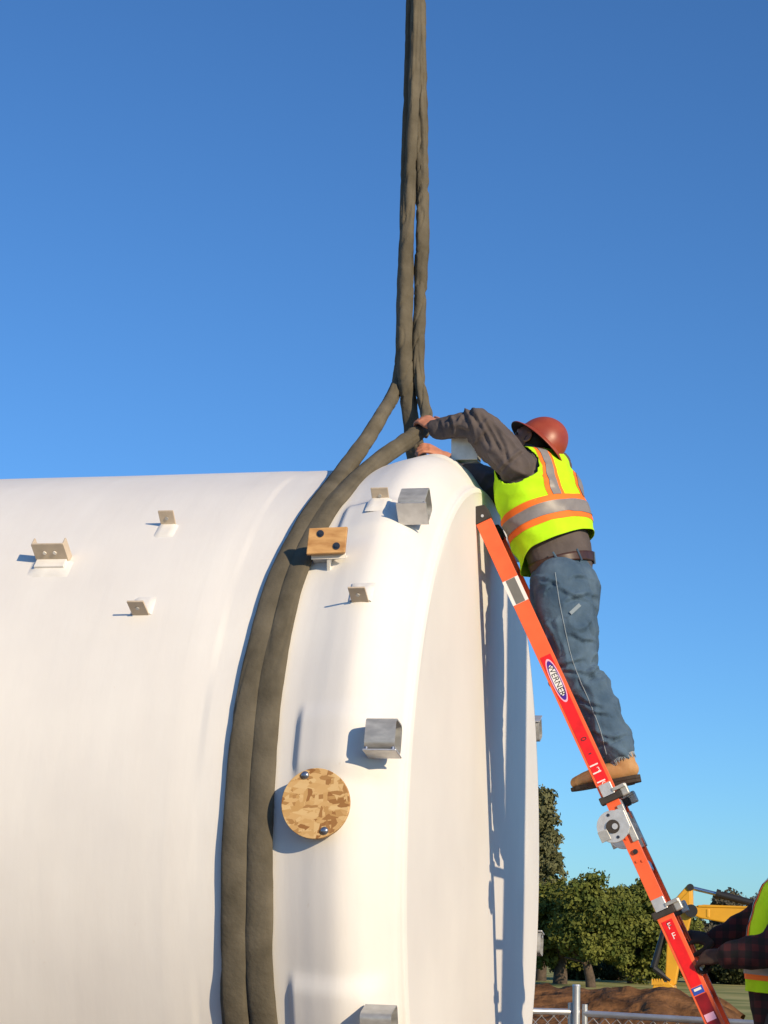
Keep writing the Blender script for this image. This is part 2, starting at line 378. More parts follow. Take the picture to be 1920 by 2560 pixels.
# ------------------------------------------------------------------ trees
def tree(name, px, Y, ptop, prad, label, mt, seed, clump=0.55, nclump=90, per=70, leaf=0.16, shape='round', trunk_w=0.22, base_px=None, low=0.25, crook=0.3, group='trees along the edge of the field'):
    rnd = random.Random(seed); rn = np.random.default_rng(seed)
    base = PY(px, 2400, Y); base.z = GZ
    top = PY(px, ptop, Y).z; H = top-GZ; rad = prad/FPX*(Y-CY)
    t = empty(name, base); tag(t, label, 'tree', group)
    bm = bmesh.new(); pts = []; rr = []
    for i in range(8):
        k = i/7; pts.append(base+Vector((crook*math.sin(k*3+seed)*k, crook*0.5*math.cos(k*4+seed)*k, H*0.75*k-0.15))); rr.append(trunk_w*(1-0.75*k)+0.03)
    loft(bm, pts, rr, n=10)
    for i in range(9):
        k = rnd.uniform(0.22, 0.9); a = rnd.uniform(0, 6.28); p = Vector(np.array(base)+np.array((0, 0, H*0.72*k)))
        j = min(6, int(k*7)); p = pts[j].lerp(pts[j+1], k*7-j)
        d = Vector((math.cos(a), math.sin(a), 0.45)); L = rad*rnd.uniform(0.5, 0.85)*(1-0.3*k)
        q = [p+d*(L*s)+Vector((rnd.uniform(-.12, .12), rnd.uniform(-.12, .12), rnd.uniform(-.1, .15)))*s*2 for s in (0, .33, .66, 1)]
        loft(bm, q, [trunk_w*(0.42-0.3*s)*(1-0.4*k)+0.015 for s in (0, .33, .66, 1)], n=7)
    from_bm('trunk', bm, M['bark'], t, smooth=True)
    V = []; F = []
    zlo = GZ+H*low
    for c in range(nclump):
        u = rn.normal(size=3); u /= np.linalg.norm(u); rr_ = rn.uniform(0.45, 1.12)**0.5*(0.86+0.3*noise.noise(Vector((u[0]*1.8+seed, u[1]*1.8, u[2]*1.8))))
        if shape == 'cone':
            k = rn.uniform(0, 1)**0.8; w = (1-k)**0.75*rad+0.15; a = rn.uniform(0, 6.28); f = rn.uniform(0.35, 1)
            cc = np.array([base.x+w*f*math.cos(a), base.y+w*f*math.sin(a), zlo+(top-zlo)*k])
        else:
            cc = np.array([base.x+u[0]*rad*rr_, base.y+u[1]*rad*rr_, (zlo+top-clump*.6)/2+u[2]*(top-clump*.6-zlo)/2*rr_])
        s = clump*rn.uniform(0.38, 1.15)
        for l in range(int(per*1.9)):
            v = rn.normal(size=3); v /= np.linalg.norm(v); v[2] = v[2]*0.8+0.1
            p = cc+v*s*rn.uniform(0.55, 1.05)
            nrm = v+rn.normal(size=3)*0.55; nrm /= np.linalg.norm(nrm)
            e = np.cross(nrm, rn.normal(size=3)); e /= np.linalg.norm(e)+1e-9; g = np.cross(nrm, e)
            w = leaf*0.62*rn.uniform(0.5, 1.4); h = w*rn.uniform(0.5, 0.9)
            i0 = len(V); V += [p-e*w-g*h*0.3, p+g*h*0.8, p+e*w-g*h*0.2, p-g*h]; F.append((i0, i0+1, i0+2, i0+3))
    o = from_np('crown', V, F, mt, t, smooth=False)
    o['kind'] = 'stuff'
    return t
tree('pine_tree', 1352, 80, 1990, 62, 'tall slender olive-green tree beside the tank edge, highest of the grove', M['leafB'], 1, 0.6, 110, 70, 0.17, 'cone', 0.25, low=0.3)
tree('pine_tree', 1400, 74, 2185, 105, 'bushy green pine with a thick dark trunk nearest the tank', M['leafA'], 2, 0.62, 150, 75, 0.15, trunk_w=0.32, low=0.10)
tree('pine_tree', 1478, 70, 2172, 105, 'bushy green pine with a pale crooked trunk left of the ladder', M['leafA'], 3, 0.62, 150, 75, 0.15, trunk_w=0.20, low=0.16, crook=0.9)
tree('pine_tree', 1580, 82, 2190, 120, 'round bushy green pine whose crown passes behind the ladder', M['leafA'], 4, 0.66, 160, 75, 0.16, low=0.05)
tree('pine_tree', 1665, 86, 2255, 105, 'low bushy pine behind the excavator arm', M['leafA'], 5, 0.62, 130, 70, 0.16, low=0.06)
tree('pine_tree', 1325, 90, 2230, 80, 'dark bushy pine half hidden by the tank edge', M['leafA'], 6, 0.62, 110, 70, 0.16, low=0.2)
tree('scrub_tree', 1775, 95, 2330, 90, 'low dark scrub tree beyond the excavator boom', M['leafC'], 7, 0.6, 110, 70, 0.16, low=0.02, group='scrub along the edge of the field')
tree('scrub_tree', 1860, 92, 2345, 85, 'low dark scrub tree behind the worker holding the ladder', M['leafC'], 8, 0.6, 110, 70, 0.16, low=0.02, group='scrub along the edge of the field')
tree('scrub_tree', 1448, 88, 2385, 62, 'low dark scrub between the thick and the crooked pine trunks', M['leafC'], 21, 0.5, 60, 60, 0.15, low=0.02, group='scrub along the edge of the field')
tree('scrub_tree', 1545, 92, 2375, 70, 'low dark scrub right of the crooked pine trunk', M['leafC'], 22, 0.5, 70, 60, 0.15, low=0.02, group='scrub along the edge of the field')
tree('scrub_tree', 1635, 96, 2370, 70, 'low dark scrub left of the excavator bucket', M['leafC'], 23, 0.5, 70, 60, 0.15, low=0.02, group='scrub along the edge of the field')
tree('distant_tree', 1828, 240, 2212, 52, 'greyish round tree far off above the excavator boom', M['leafD'], 9, 1.1, 130, 70, 0.35, trunk_w=0.5, low=0.1, group='far trees on the skyline')
tree('distant_tree', 1900, 250, 2222, 60, 'greyish tree far off behind the shoulder of the ladder holder', M['leafD'], 10, 1.1, 130, 70, 0.35, trunk_w=0.5, low=0.1, group='far trees on the skyline')
tree('distant_tree', 1755, 230, 2290, 50, 'low greyish tree far off under the excavator boom ram', M['leafD'], 11, 1.0, 110, 70, 0.33, trunk_w=0.5, low=0.05, group='far trees on the skyline')

# ================================================================== TANK
tank = empty('storage_tank', (0, 0, AZ-R))
tag(tank, 'huge white fibreglass tank lying on its side under the sling', 'tank')
PROF = [(-9.4, 0.02), (-9.38, 0.6), (-9.25, 1.2), (-9.0, 1.6), (-8.7, 1.79), (-8.4, 1.83), (-6, 1.832), (-4, 1.829), (-2.6, 1.832), (-1.6, 1.829), (-1.0, 1.831), (-0.90, 1.8315), (-0.80, 1.829), (-0.7, 1.829), (-0.55, 1.83), (-0.45, 1.838), (-0.377, 1.853), (-0.30, 1.873), (-0.22, 1.883), (-0.15, 1.862), (-0.095, 1.822), (-0.055, 1.780), (-0.036, 1.748), (-0.022, 1.736), (-0.008, 1.728), (0.0, 1.708)]
def prof_r(x):
    for (a, b), (c, d) in zip(PROF, PROF[1:]):
        if a <= x <= c: return b+(d-b)*(x-a)/(c-a)
    return 0
LUGA = [math.radians(10.7+36*k-(1.4 if k == 1 else 0)) for k in range(9)]+[shell_hit(955, 2568, 1.95)[1]]
def sstep(a, b, x):
    t = min(1, max(0, (x-a)/(b-a))); return t*t*(3-2*t)
def pad(x, th):
    h = 0.0
    for a in LUGA:
        d = abs((th-a+math.pi) % (2*math.pi)-math.pi)*R
        if d > 0.3: continue
        h = max(h, 0.021*sstep(-0.425, -0.395, x)*(1-sstep(-0.10, -0.03, x))*(1-sstep(0.075, 0.16, d)))
    return h
def build_shell():
    pr = cr(PROF, 7); S = 640; V = []; F = []
    k0 = len(pr)
    for x, r in pr:
        for j in range(S):
            th = 2*math.pi*j/S
            w = 0.0035*noise.noise(Vector((x*1.3, math.cos(th)*2.2, math.sin(th)*2.2)))
            dent = 0.006*noise.noise(Vector((x*3+9, math.cos(th)*5, math.sin(th)*5))) if x > -0.8 else 0
            e = sstep(-0.02, -0.12, x)
            rr = max(0.01, r+(w+dent)*e+pad(x, th))
            V.append((x, -rr*math.cos(th), AZ+rr*math.sin(th)))
    for i in range(k0-1):
        for j in range(S): F.append((i*S+j, i*S+(j+1) % S, (i+1)*S+(j+1) % S, (i+1)*S+j))
    me = bpy.data.meshes.new('shell'); me.from_pydata(V, [], F); me.update()
    link_mesh('shell', me, M['gel'], tank, True)
    # end wall: almost flat disc set just inside the lip
    V = []; F = []; rings = [1.709, 1.70, 1.66, 1.5, 1.2, 0.9, 0.6, 0.3, 0.02]
    for i, r in enumerate(rings):
        for j in range(180):
            th = 2*math.pi*j/180
            x = -0.001+0.012*(1-(r/1.709)**2)+(0.004*noise.noise(Vector((3, r*math.cos(th)*2, r*math.sin(th)*2))) if 0 < i else 0)
            V.append((x, -r*math.cos(th), AZ+r*math.sin(th)))
    for i in range(len(rings)-1):
        for j in range(180): F.append((i*180+j, i*180+(j+1) % 180, (i+1)*180+(j+1) % 180, (i+1)*180+j))
    F.append([len(V)-180+j for j in range(180)])
    from_np('end_wall', V, F, M['gel'], tank)
build_shell()

def frame_at(x, th, rad):
    n = Vector((0, -math.cos(th), math.sin(th))); up = Vector((0, math.sin(th), math.cos(th)))
    return cyl(x, th, rad), Vector((1, 0, 0)), up, n      # origin, axial, tangential-up, outward

# square steel tube lugs round the rim
def build_lug(th, i):
    x, _ = shell_hit(951, 1838, 1.97); x -= 0.025 if i in (1, 2) else 0
    o, ax, up, n = frame_at(x, th, 1.868)
    hw, p, hl, w = 0.058, 0.112, 0.057, 0.006
    def ring(h, a0, a1, rc):
        pts = []
        for cx, cy, s in ((h-rc, a1-rc, 0), (-h+rc, a1-rc, 90), (-h+rc, a0+rc, 180), (h-rc, a0+rc, 270)):
            for k in range(4):
                a = math.radians(s+30*k); pts.append((cx+rc*math.cos(a), cy+rc*math.sin(a)))
        return pts
    bm = bmesh.new(); A = ring(hw, 0, p, 0.022); B = ring(hw-w, w, p-w, 0.016); n_ = len(A)
    def add(P, t): return [bm.verts.new(o+up*q[0]+n*q[1]+ax*t) for q in P]
    a0, a1, b0, b1 = add(A, -hl), add(A, hl), add(B, -hl), add(B, hl)
    for k in range(n_):
        m = (k+1) % n_
        bm.faces.new((a0[k], a0[m], a1[m], a1[k])); bm.faces.new((b0[m], b0[k], b1[k], b1[m]))
        bm.faces.new((a1[k], a1[m], b1[m], b1[k])); bm.faces.new((a0[m], a0[k], b0[k], b0[m]))
    lug = from_bm('lifting_lug', bm, M['galv'], tank, smooth=True, autosmooth=35)
    bm = bmesh.new(); box(bm, o-up*(hw+0.007)+n*0.055, ax, up, n, (hl+0.006, 0.0035, 0.052))
    from_bm('base_flange', bm, M['alu'], lug, bevel=0.002)
    for sx in (-1, 1):
        bm = bmesh.new(); q = o-up*(hw+0.006)+n*0.098+ax*(sx*(hl-0.007)); rod(bm, q, q+up*0.016, 0.007, 0.006, 8)
        from_bm('bolt', bm, M['boltlite'], lug)
    return lug
for i, a in enumerate(LUGA): build_lug(a, i)

# L brackets bonded to the drum
def build_bracket(px, py, wpx, out, legdown, name='angle_bracket', lips=False):
    x, th = shell_hit(px, py, R+0.003)
    rr = prof_r(x)
    o, ax, up, n = frame_at(x, th, rr)
    w = wpx/2*(o-CP).dot(_fw)/FPX
    bm = bmesh.new(); box(bm, o+n*(out/2-0.01), ax, up, n, (w, 0.004, out/2+0.012))
    b = from_bm(name, bm, M['tan'], tank, bevel=0.002)
    # bonded leg: thin overlay following the drum
    bm = bmesh.new(); g = []
    for i in range(7):
        row = []
        for j in range(7):
            u = -1+2*i/6; v = j/6
            e = min(1, 3*(1-abs(u)))*min(1, 4*(1-v))
            xx = x+u*w*1.35; t2 = th+(-1 if legdown else 1)*v*0.095/R
            row.append(bm.verts.new(cyl(xx, t2, rr+pad(xx, t2)+0.001+0.011*e)))
        g.append(row)
    for i in range(6):
        for j in range(6): bm.faces.new((g[i][j], g[i+1][j], g[i+1][j+1], g[i][j+1]))
    from_bm('bonded_leg', bm, M['gelplain'], b, smooth=True)
    if lips:
        for s in (-1, 1):
            bm = bmesh.new(); box(bm, o+ax*(s*w)+up*0.018+n*(out/2), ax, up, n, (0.004, 0.022, out/2)); from_bm('side_lip', bm, M['tan'], b, bevel=0.002)
        bm = bmesh.new(); box(bm, o-up*0.028+n*0.012, ax, up, n, (w*0.98, 0.024, 0.010)); from_bm('foot_flange', bm, M['gelplain'], b, bevel=0.003)
    for s in ((-0.33, 0.33) if lips else (0,)):
        bm = bmesh.new(); q = o+ax*(s*w)+n*(out*0.55)-up*0.004; rod(bm, q, q-up*0.004, 0.008, n=10); from_bm('bolt_hole', bm, M['gelplain' if lips else 'galv'], b)
    return b
build_bracket(133, 1404, 82, 0.10, True, 'channel_bracket', True)
build_bracket(422, 1314, 40, 0.075, True)
build_bracket(352, 1536, 44, 0.085, False)
build_bracket(907, 1524, 44, 0.085, False)
build_bracket(957, 1284, 44, 0.075, True)

# wood block on a stand-off bracket
def build_block():
    x, th = shell_hit(826, 1412, R); o, ax, up, n = frame_at(x, th, R)
    c = PY(819, 1352, cyl(x, th, R).y-0.10)
    nn = Vector((0.16, -0.93, -0.05)).normalized(); e1 = Vector((0.985, 0.17, 0.05)); e1 = (e1-nn*e1.dot(nn)).normalized(); e2 = nn.cross(e1)
    if e2.z < 0: e2 = -e2
    br = None
    bm = bmesh.new(); q = o-n*0.03
    # T stand-off: two plates running from the drum to the back of the block
    back = c-nn*0.02
    a = o+up*0.08-n*0.02; b_ = o-up*0.06-n*0.02
    vs = []
    for s in (-0.006, 0.006):
        vs.append([bm.verts.new(p+ax*s) for p in (a, b_, back-e2*0.07, back+e2*0.05)])
    for k in range(4): bm.faces.new((vs[0][k], vs[0][(k+1) % 4], vs[1][(k+1) % 4], vs[1][k]))
    bm.faces.new(vs[0][::-1]); bm.faces.new(vs[1])
    br = from_bm('standoff_bracket', bm, M['gelplain'], tank)
    bm = bmesh.new(); box(bm, back-e2*0.02, e1, e2, nn, (0.068, 0.050, 0.005)); box(bm, o+up*0.01+n*0.035, ax, n, up, (0.07, 0.05, 0.005)); from_bm('mounting_plate', bm, M['gelplain'], br)
    bm = bmesh.new()
    sh = lambda u, v: e1*(u+v*0.12)+e2*v
    pts = [sh(-0.078, -0.055), sh(0.076, -0.052), sh(0.076, 0.052), sh(-0.078, 0.050)]
    f = [bm.verts.new(c+p+nn*0.019) for p in pts]; k_ = [bm.verts.new(c+p-nn*0.013) for p in pts]
    bm.faces.new(f); bm.faces.new(k_[::-1])
    for k in range(4): bm.faces.new((f[k], k_[k], k_[(k+1) % 4], f[(k+1) % 4]))
    from_bm('wood_block', bm, M['wood'], br, bevel=0.003)
    for px, py in ((801, 1334), (841, 1365)):
        d = ray(px, py); t = ((c+nn*0.019)-CP).dot(nn)/d.dot(nn); q = CP+d*t
        bm = bmesh.new(); rod(bm, q-nn*0.001, q+nn*0.003, 0.0145, n=20); rod(bm, q, q+nn*0.010, 0.007, 0.007, 6); from_bm('bolt', bm, M['bolt'], br)
build_block()

# nozzle closed with a disc of strand board
def build_nozzle():
    c = None
    x, th = shell_hit(788, 2008, R+0.10); o, ax, up, n = frame_at(x, th, R)
    bm = bmesh.new(); rod(bm, o-n*0.06, o+n*0.066, 0.098, 0.095, 40)
    nz = from_bm('nozzle', bm, M['gelplain'], tank, smooth=True, autosmooth=40)
    bm = bmesh.new(); rod(bm, o+n*0.066, o+n*0.080, 0.118, n=40); from_bm('nozzle_flange', bm, M['gelplain'], nz, smooth=True, autosmooth=40)
    bm = bmesh.new(); rod(bm, o+n*0.081, o+n*0.100, 0.129, n=64)
    from_bm('board_cover', bm, M['osb'], nz, bevel=0.0015, autosmooth=40)
    for px, py in ((763, 1938), (811, 2077)):
        d = ray(px, py); t = ((o+n*0.10)-CP).dot(n)/d.dot(n); q = CP+d*t
        bm = bmesh.new(); ball(bm, q+n*0.001, (0.0155, 0.0155, 0.010), ax, up, n, 16); from_bm('bolt', bm, M['boltlite'], nz, smooth=True)
build_nozzle()

# ================================================================== SLING
sling = empty('lifting_sling', cyl(-0.5, math.pi/2, R))
tag(sling, 'olive grey round lifting sling choked round the tank and rising out of view', 'sling')
def strand(pts, rad, seed, wr=0.10, n=26, per=10, calm=0, wr0=0.035):
    """pts [(Vector)], rad [(a, b)] ; wrinkled sleeve"""
    arr = cr([tuple(p)+tuple(r) for p, r in zip(pts, rad)], per)
    V = []; F = []; prev = None; s_acc = 0; m = len(arr)
    wr1 = wr
    for i in range(m):
        wr = wr0+(wr1-wr0)*sstep(calm*per-per, calm*per+2*per, i) if calm else wr1
        p = Vector(arr[i][:3]); a, b = arr[i][3:5]
        d = Vector(arr[min(i+1, m-1)][:3])-Vector(arr[max(i-1, 0)][:3]); d.normalize()
        if i: s_acc += (p-Vector(arr[i-1][:3])).length
        ref = Vector((1, 0, 0)) if prev is None else prev
        s = ref-d*ref.dot(d)
        s = s.normalized(); prev = s; t = d.cross(s)
        for k in range(n):
            w = 2*math.pi*k/n
            f = 1+wr*(0.9*noise.noise(Vector((math.cos(w)*1.1+seed, math.sin(w)*1.1, s_acc*5.0)))+0.7*noise.noise(Vector((math.cos(w)*1.6, math.sin(w)*1.6+seed, s_acc*17)))
                      + 0.55*noise.noise(Vector((math.cos(2*w)*1.2, seed, s_acc*1.5+3))))
            if wr > 0.05:
                f += wr*0.5*(1-abs(noise.noise(Vector((seed*2, w*0.35, s_acc*9)))*2.2))
            if wr > 0.03:                              # tight pinch lines across the sleeve, at uneven steps and slants
                g = noise.noise(Vector((seed+4, math.cos(w)*0.25, s_acc*6.5+0.35*math.sin(w+seed))))
                f -= wr*1.5*max(0.0, 1-abs(g)*16)*(1 if wr > 0.08 else 0)
                g = noise.noise(Vector((seed+9, math.sin(w)*0.9, s_acc*1.1)))      # long fold running along the sleeve
                f -= max(wr, 0.07)*1.3*max(0.0, 1-abs(g)*9)
            V.append(p+s*(a*f*math.cos(w))+t*(b*f*math.sin(w)))
    for i in range(m-1):
        for k in range(n): F.append((i*n+k, i*n+(k+1) % n, (i+1)*n+(k+1) % n, (i+1)*n+k))
    F.append([k for k in range(n)][::-1]); F.append([(m-1)*n+k for k in range(n)])
    o = from_np('strand', V, F, M['sling'], sling, True)
    return o
def on_drum(pxs, lift):
    out = []
    for px, py in pxs:
        x, th = shell_hit(px, py, R+lift); out.append(cyl(x, th, R+lift))
    return out
def under(p0, lift, ths):
    return [cyl(p0.x, math.radians(t), R+lift) for t in ths]
UNDER = [-178, -160, -140, -120, -100, -85, -70, -55, -42]
# left strand
def free(p0, pix, y1):
    """free run from the last point on the drum to depth y1, by pixel"""
    n = len(pix); return [PY(a, b, p0.y+(y1-p0.y)*((k+1)/n)**0.85) for k, (a, b) in enumerate(pix)]
LA = on_drum([(590, 2560), (586, 2400), (586, 2250), (590, 2083), (608, 1852), (634, 1678), (678, 1505), (712, 1410), (748, 1335), (785, 1275), (822, 1226)], 0.021)
fa = free(LA[-1], [(866, 1170), (910, 1108), (950, 1045), (978, 998)], -0.10)
a_up = fa+[PY(994, 960, -0.03), PY(1001, 915, 0.0), PY(1003, 850, 0.02), PY(1007, 700, 0.03), PY(1015, 450, 0.05), PY(1023, 200, 0.06), PY(1029, 0, 0.06), PY(1036, -300, 0.05), PY(1040, -600, 0.05)]
pa = under(LA[0], 0.021, UNDER)+LA+a_up
ra = [(0.054, 0.019)]*len(UNDER)+[(0.053, 0.019)]*5+[(0.050, 0.020)]*3+[(0.047, 0.023)]*3+[(0.044, 0.030), (0.041, 0.036), (0.037, 0.038), (0.034, 0.036)]+[(0.032, 0.034), (0.030, 0.032)]+[(0.028, 0.032)]*7
strand(pa, ra, 1.3, 0.10, n=40, per=18, calm=20)
# right strand, pulled off the drum into the hands, then up
LB = on_drum([(660, 2560), (648, 2400), (649, 2250), (650, 2083), (662, 1852), (682, 1678), (718, 1505), (750, 1410), (784, 1335), (822, 1272), (856, 1232)], 0.022)
fb = free(LB[-1], [(905, 1184), (955, 1145), (1005, 1110), (1042, 1083)], -0.24)
b_up = fb+[PY(1062, 1062, -0.17), PY(1066, 1030, -0.11), PY(1054, 985, -0.07), PY(1046, 930, -0.05), PY(1046, 860, -0.05), PY(1050, 740, -0.05), PY(1056, 600, -0.05), PY(1055, 420, -0.04), PY(1052, 220, -0.03), PY(1050, 0, -0.02), PY(1050, -300, -0.0), PY(1050, -600, 0)]
pb = under(LB[0], 0.022, UNDER)+LB+b_up
rb = [(0.054, 0.019)]*len(UNDER)+[(0.053, 0.020)]*3+[(0.051, 0.020)]*3+[(0.047, 0.023)]*5+[(0.043, 0.032), (0.040, 0.040), (0.038, 0.038), (0.040, 0.040)]+[(0.034, 0.034), (0.030, 0.032), (0.027, 0.034), (0.027, 0.036), (0.029, 0.038), (0.031, 0.040), (0.033, 0.040), (0.032, 0.040), (0.031, 0.040), (0.030, 0.040), (0.030, 0.040), (0.030, 0.040)]
strand(pb, rb, 5.1, 0.17, n=44, per=26, calm=22, wr0=0.045)
# third leg, straight down to the crown of the tank and over the far side
c_up = [PY(1040, -600, -0.09), PY(1038, -300, -0.09), PY(1040, 0, -0.09), PY(1035, 220, -0.09), PY(1026, 420, -0.09), PY(1018, 600, -0.09), PY(1012, 760, -0.09), PY(1010, 880, -0.09), PY(1018, 980, -0.06), PY(1028, 1060, -0.02), PY(1036, 1110, 0.02)]
x_top = c_up[-1].x
c_dn = [cyl(x_top-0.01*k, math.radians(t), 1.90+(0.02 if k == 0 else 0)) for k, t in enumerate((96, 105, 120, 140, 160, 180, 200, 225, 250))]
c_dn[0].z += 0.0
rc = [(0.026, 0.034)]*4+[(0.028, 0.034), (0.033, 0.034), (0.038, 0.034), (0.038, 0.034), (0.040, 0.036), (0.040, 0.036), (0.045, 0.036)]+[(0.058, 0.036)]*len(c_dn)
strand(c_up+c_dn, rc, 8.7, 0.13, n=44, per=22)
# loose dark fold of the sleeve hanging behind the upper hand
strand([PY(1040, 935, 0.0), PY(1052, 985, 0.02), PY(1066, 1025, 0.02), PY(1072, 1062, 0.0), PY(1062, 1090, -0.02)], [(0.016, 0.02), (0.022, 0.022), (0.024, 0.024), (0.022, 0.022), (0.018, 0.018)], 3.3, 0.16)

# ================================================================== LADDER
LY = -0.45
LT = PY(1205, 1295, LY); LB_ = PY(1690, 2350, LY)
Ld = (LB_-LT).normalized(); Ln = Vector((0, 1, 0)).cross(Ld).normalized()
if Ln.x < 0: Ln = -Ln
Yv = Vector((0, 1, 0))
def ls(px, py): return (PY(px, py, LY)-LT).dot(Ld)
def LP(s, nn, yy): return LT+Ld*s+Ln*nn+Yv*yy
s_end = 0.0
k = 3.0
while True:
    q = LP(k, 0, 0)
    if q.z < ground_z(q.x, q.y)+0.02 or k > 6: break
    k += 0.01
s_end = k
ladder = empty('folding_ladder', LP(s_end, 0, 0.22))
tag(ladder, 'orange fibreglass folding ladder leaning on the tank end', 'ladder')
LW = 0.43                                       # outer width
S1, SH, S2 = ls(1532, 1988), ls(1560, 2058), ls(1672, 2272)
def channel(bm, s0, s1, yweb, sgn, dep, fl, th=0.005):
    """C rail: web at yweb, flanges towards sgn*Y"""
    h = dep/2
    out = [(-h, 0), (h, 0), (h, fl), (h-th, fl), (h-th, th), (-h+th, th), (-h+th, fl), (-h, fl)]
    a = [bm.verts.new(LP(s0, p[0], yweb+sgn*p[1])) for p in out]; b = [bm.verts.new(LP(s1, p[0], yweb+sgn*p[1])) for p in out]
    n = len(out)
    for i in range(n): bm.faces.new((a[i], a[(i+1) % n], b[(i+1) % n], b[i]))
    bm.faces.new((a[0], a[1], a[4], a[5])); bm.faces.new((a[1], a[2], a[3], a[4])); bm.faces.new((a[0], a[5], a[6], a[7]))
    bm.faces.new((b[0], b[1], b[4], b[5])); bm.faces.new((b[1], b[2], b[3], b[4])); bm.faces.new((b[0], b[5], b[6], b[7]))
for yw, sg in ((0, 1), (LW, -1)):
    for s0, s1 in ((0.0, S1), (S2, s_end-0.03)):
        bm = bmesh.new(); channel(bm, s0, s1, yw, sg, 0.075, 0.034); from_bm('outer_rail', bm, M['frp'], ladder, bevel=0.0015)
    for s0, s1 in ((S1-0.3, SH-0.045), (SH+0.05, S2+0.3)):
        bm = bmesh.new(); channel(bm, s0, s1, yw+sg*0.008, sg, 0.060, 0.030); from_bm('inner_rail', bm, M['frp'], ladder, bevel=0.0015)
    bm = bmesh.new()                               # end cap on top
    prism(bm, [(-0.058, -0.040), (-0.062, 0.0), (-0.052, 0.036), (-0.030, 0.042), (0.018, 0.041), (0.018, -0.041)], Ld, Ln, Yv, LP(0, 0, yw), *((-0.006, 0.045) if sg > 0 else (-0.045, 0.006)))
    cap = from_bm('end_cap', bm, M['rubber'], ladder, bevel=0.004)
    yo = yw-sg*0.006
    bm = bmesh.new(); q = LP(-0.006, 0.006, yo); rod(bm, q, q-Yv*(sg*0.004), 0.007, n=10); from_bm('rivet', bm, M['alu'], cap)
    bm = bmesh.new(); box(bm, LP(s_end-0.015, 0, yw+sg*0.02), Ld, Ln, Yv, (0.03, 0.045, 0.028)); from_bm('foot', bm, M['rubber'], ladder, bevel=0.005)
    # pivoting hinge
    bm = bmesh.new(); hc = LP(SH-0.005, -0.042, yo-sg*0.006)
    out = []
    for a in range(60, 301, 12): out.append((0.070*math.sin(math.radians(a))*1.0, 0.070*math.cos(math.radians(a))))
    out = [(p[0], p[1]) for p in out]+[(-0.062, 0.045), (-0.045, 0.072), (0.03, 0.070), (0.052, 0.050)]
    prism(bm, out, Ld, Ln, Yv, hc, -0.006, 0.006)
    hg = from_bm('hinge_plate', bm, M['alu'], ladder, bevel=0.002)
    bm = bmesh.new(); rod(bm, hc-Yv*(sg*0.006), hc-Yv*(sg*0.014), 0.030, 0.028, 24); from_bm('hinge_hub', bm, M['rubber'], hg)
    bm = bmesh.new(); rod(bm, hc-Yv*(sg*0.014)+Ln*0.009+Ld*0.004, hc-Yv*(sg*0.018)+Ln*0.009+Ld*0.004, 0.013, n=14); from_bm('lock_button', bm, M['alu'], hg)
    bm = bmesh.new(); box(bm, hc-Ln*0.05+Ld*0.022-Yv*(sg*0.009), Ld, Ln, Yv, (0.024, 0.022, 0.004)); from_bm('hinge_tab', bm, M['galv'], hg, bevel=0.002)
    for a in (-0.052, 0.05):
        bm = bmesh.new(); q = hc+Ld*a+Ln*0.002-Yv*(sg*0.006); rod(bm, q, q-Yv*(sg*0.003), 0.007, n=10); from_bm('rivet', bm, M['bolt'], hg)
    bm = bmesh.new(); box(bm, LP(SH+0.005, 0.022, yw+sg*0.016), Ld, Ln, Yv, (0.085, 0.014, 0.019)); from_bm('hinge_strap', bm, M['galv'], hg, bevel=0.003)
    # sliding lock brackets
    for s_ in (S1, S2):
        bm = bmesh.new(); box(bm, LP(s_+0.006, 0, yw+sg*0.016), Ld, Ln, Yv, (0.016, 0.050, 0.030)); lk = from_bm('lock_collar', bm, M['rubber'], ladder, bevel=0.004)
        bm = bmesh.new(); box(bm, LP(s_-0.030, 0.0, yo-sg*0.003), Ld, Ln, Yv, (0.030, 0.028, 0.005)); from_bm('lock_plate', bm, M['alu'], lk, bevel=0.003)
        bm = bmesh.new(); box(bm, LP(s_-0.020, 0.050, yw+sg*0.010), Ld, Ln, Yv, (0.008, 0.030, 0.030)); from_bm('lock_lever', bm, M['galv'], lk, bevel=0.003)
        bm = bmesh.new(); box(bm, LP(s_-0.004, 0.068, yw+sg*0.016), Ld, Ln, Yv, (0.026, 0.018, 0.020)); from_bm('lock_knob', bm, M['galv'], lk, bevel=0.006)
k = 0
s_ = ls(1531, 1996) % 0.30+0.05
s_ = s_ if abs((ls(1531, 1996)-s_) % 0.30) < 1e-6 else ls(1531, 1996) % 0.30
if s_ < 0.05: s_ += 0.30
while s_ < s_end-0.1:
    bm = bmesh.new(); box(bm, LP(s_, 0.002, LW/2), Ld, Ln, Yv, (0.021, 0.018, LW/2-0.016)); from_bm('rung', bm, M['alu'], ladder, bevel=0.005)
    s_ += 0.30
SR = 0.16+0.30*round((S1-0.02-0.16)/0.30)
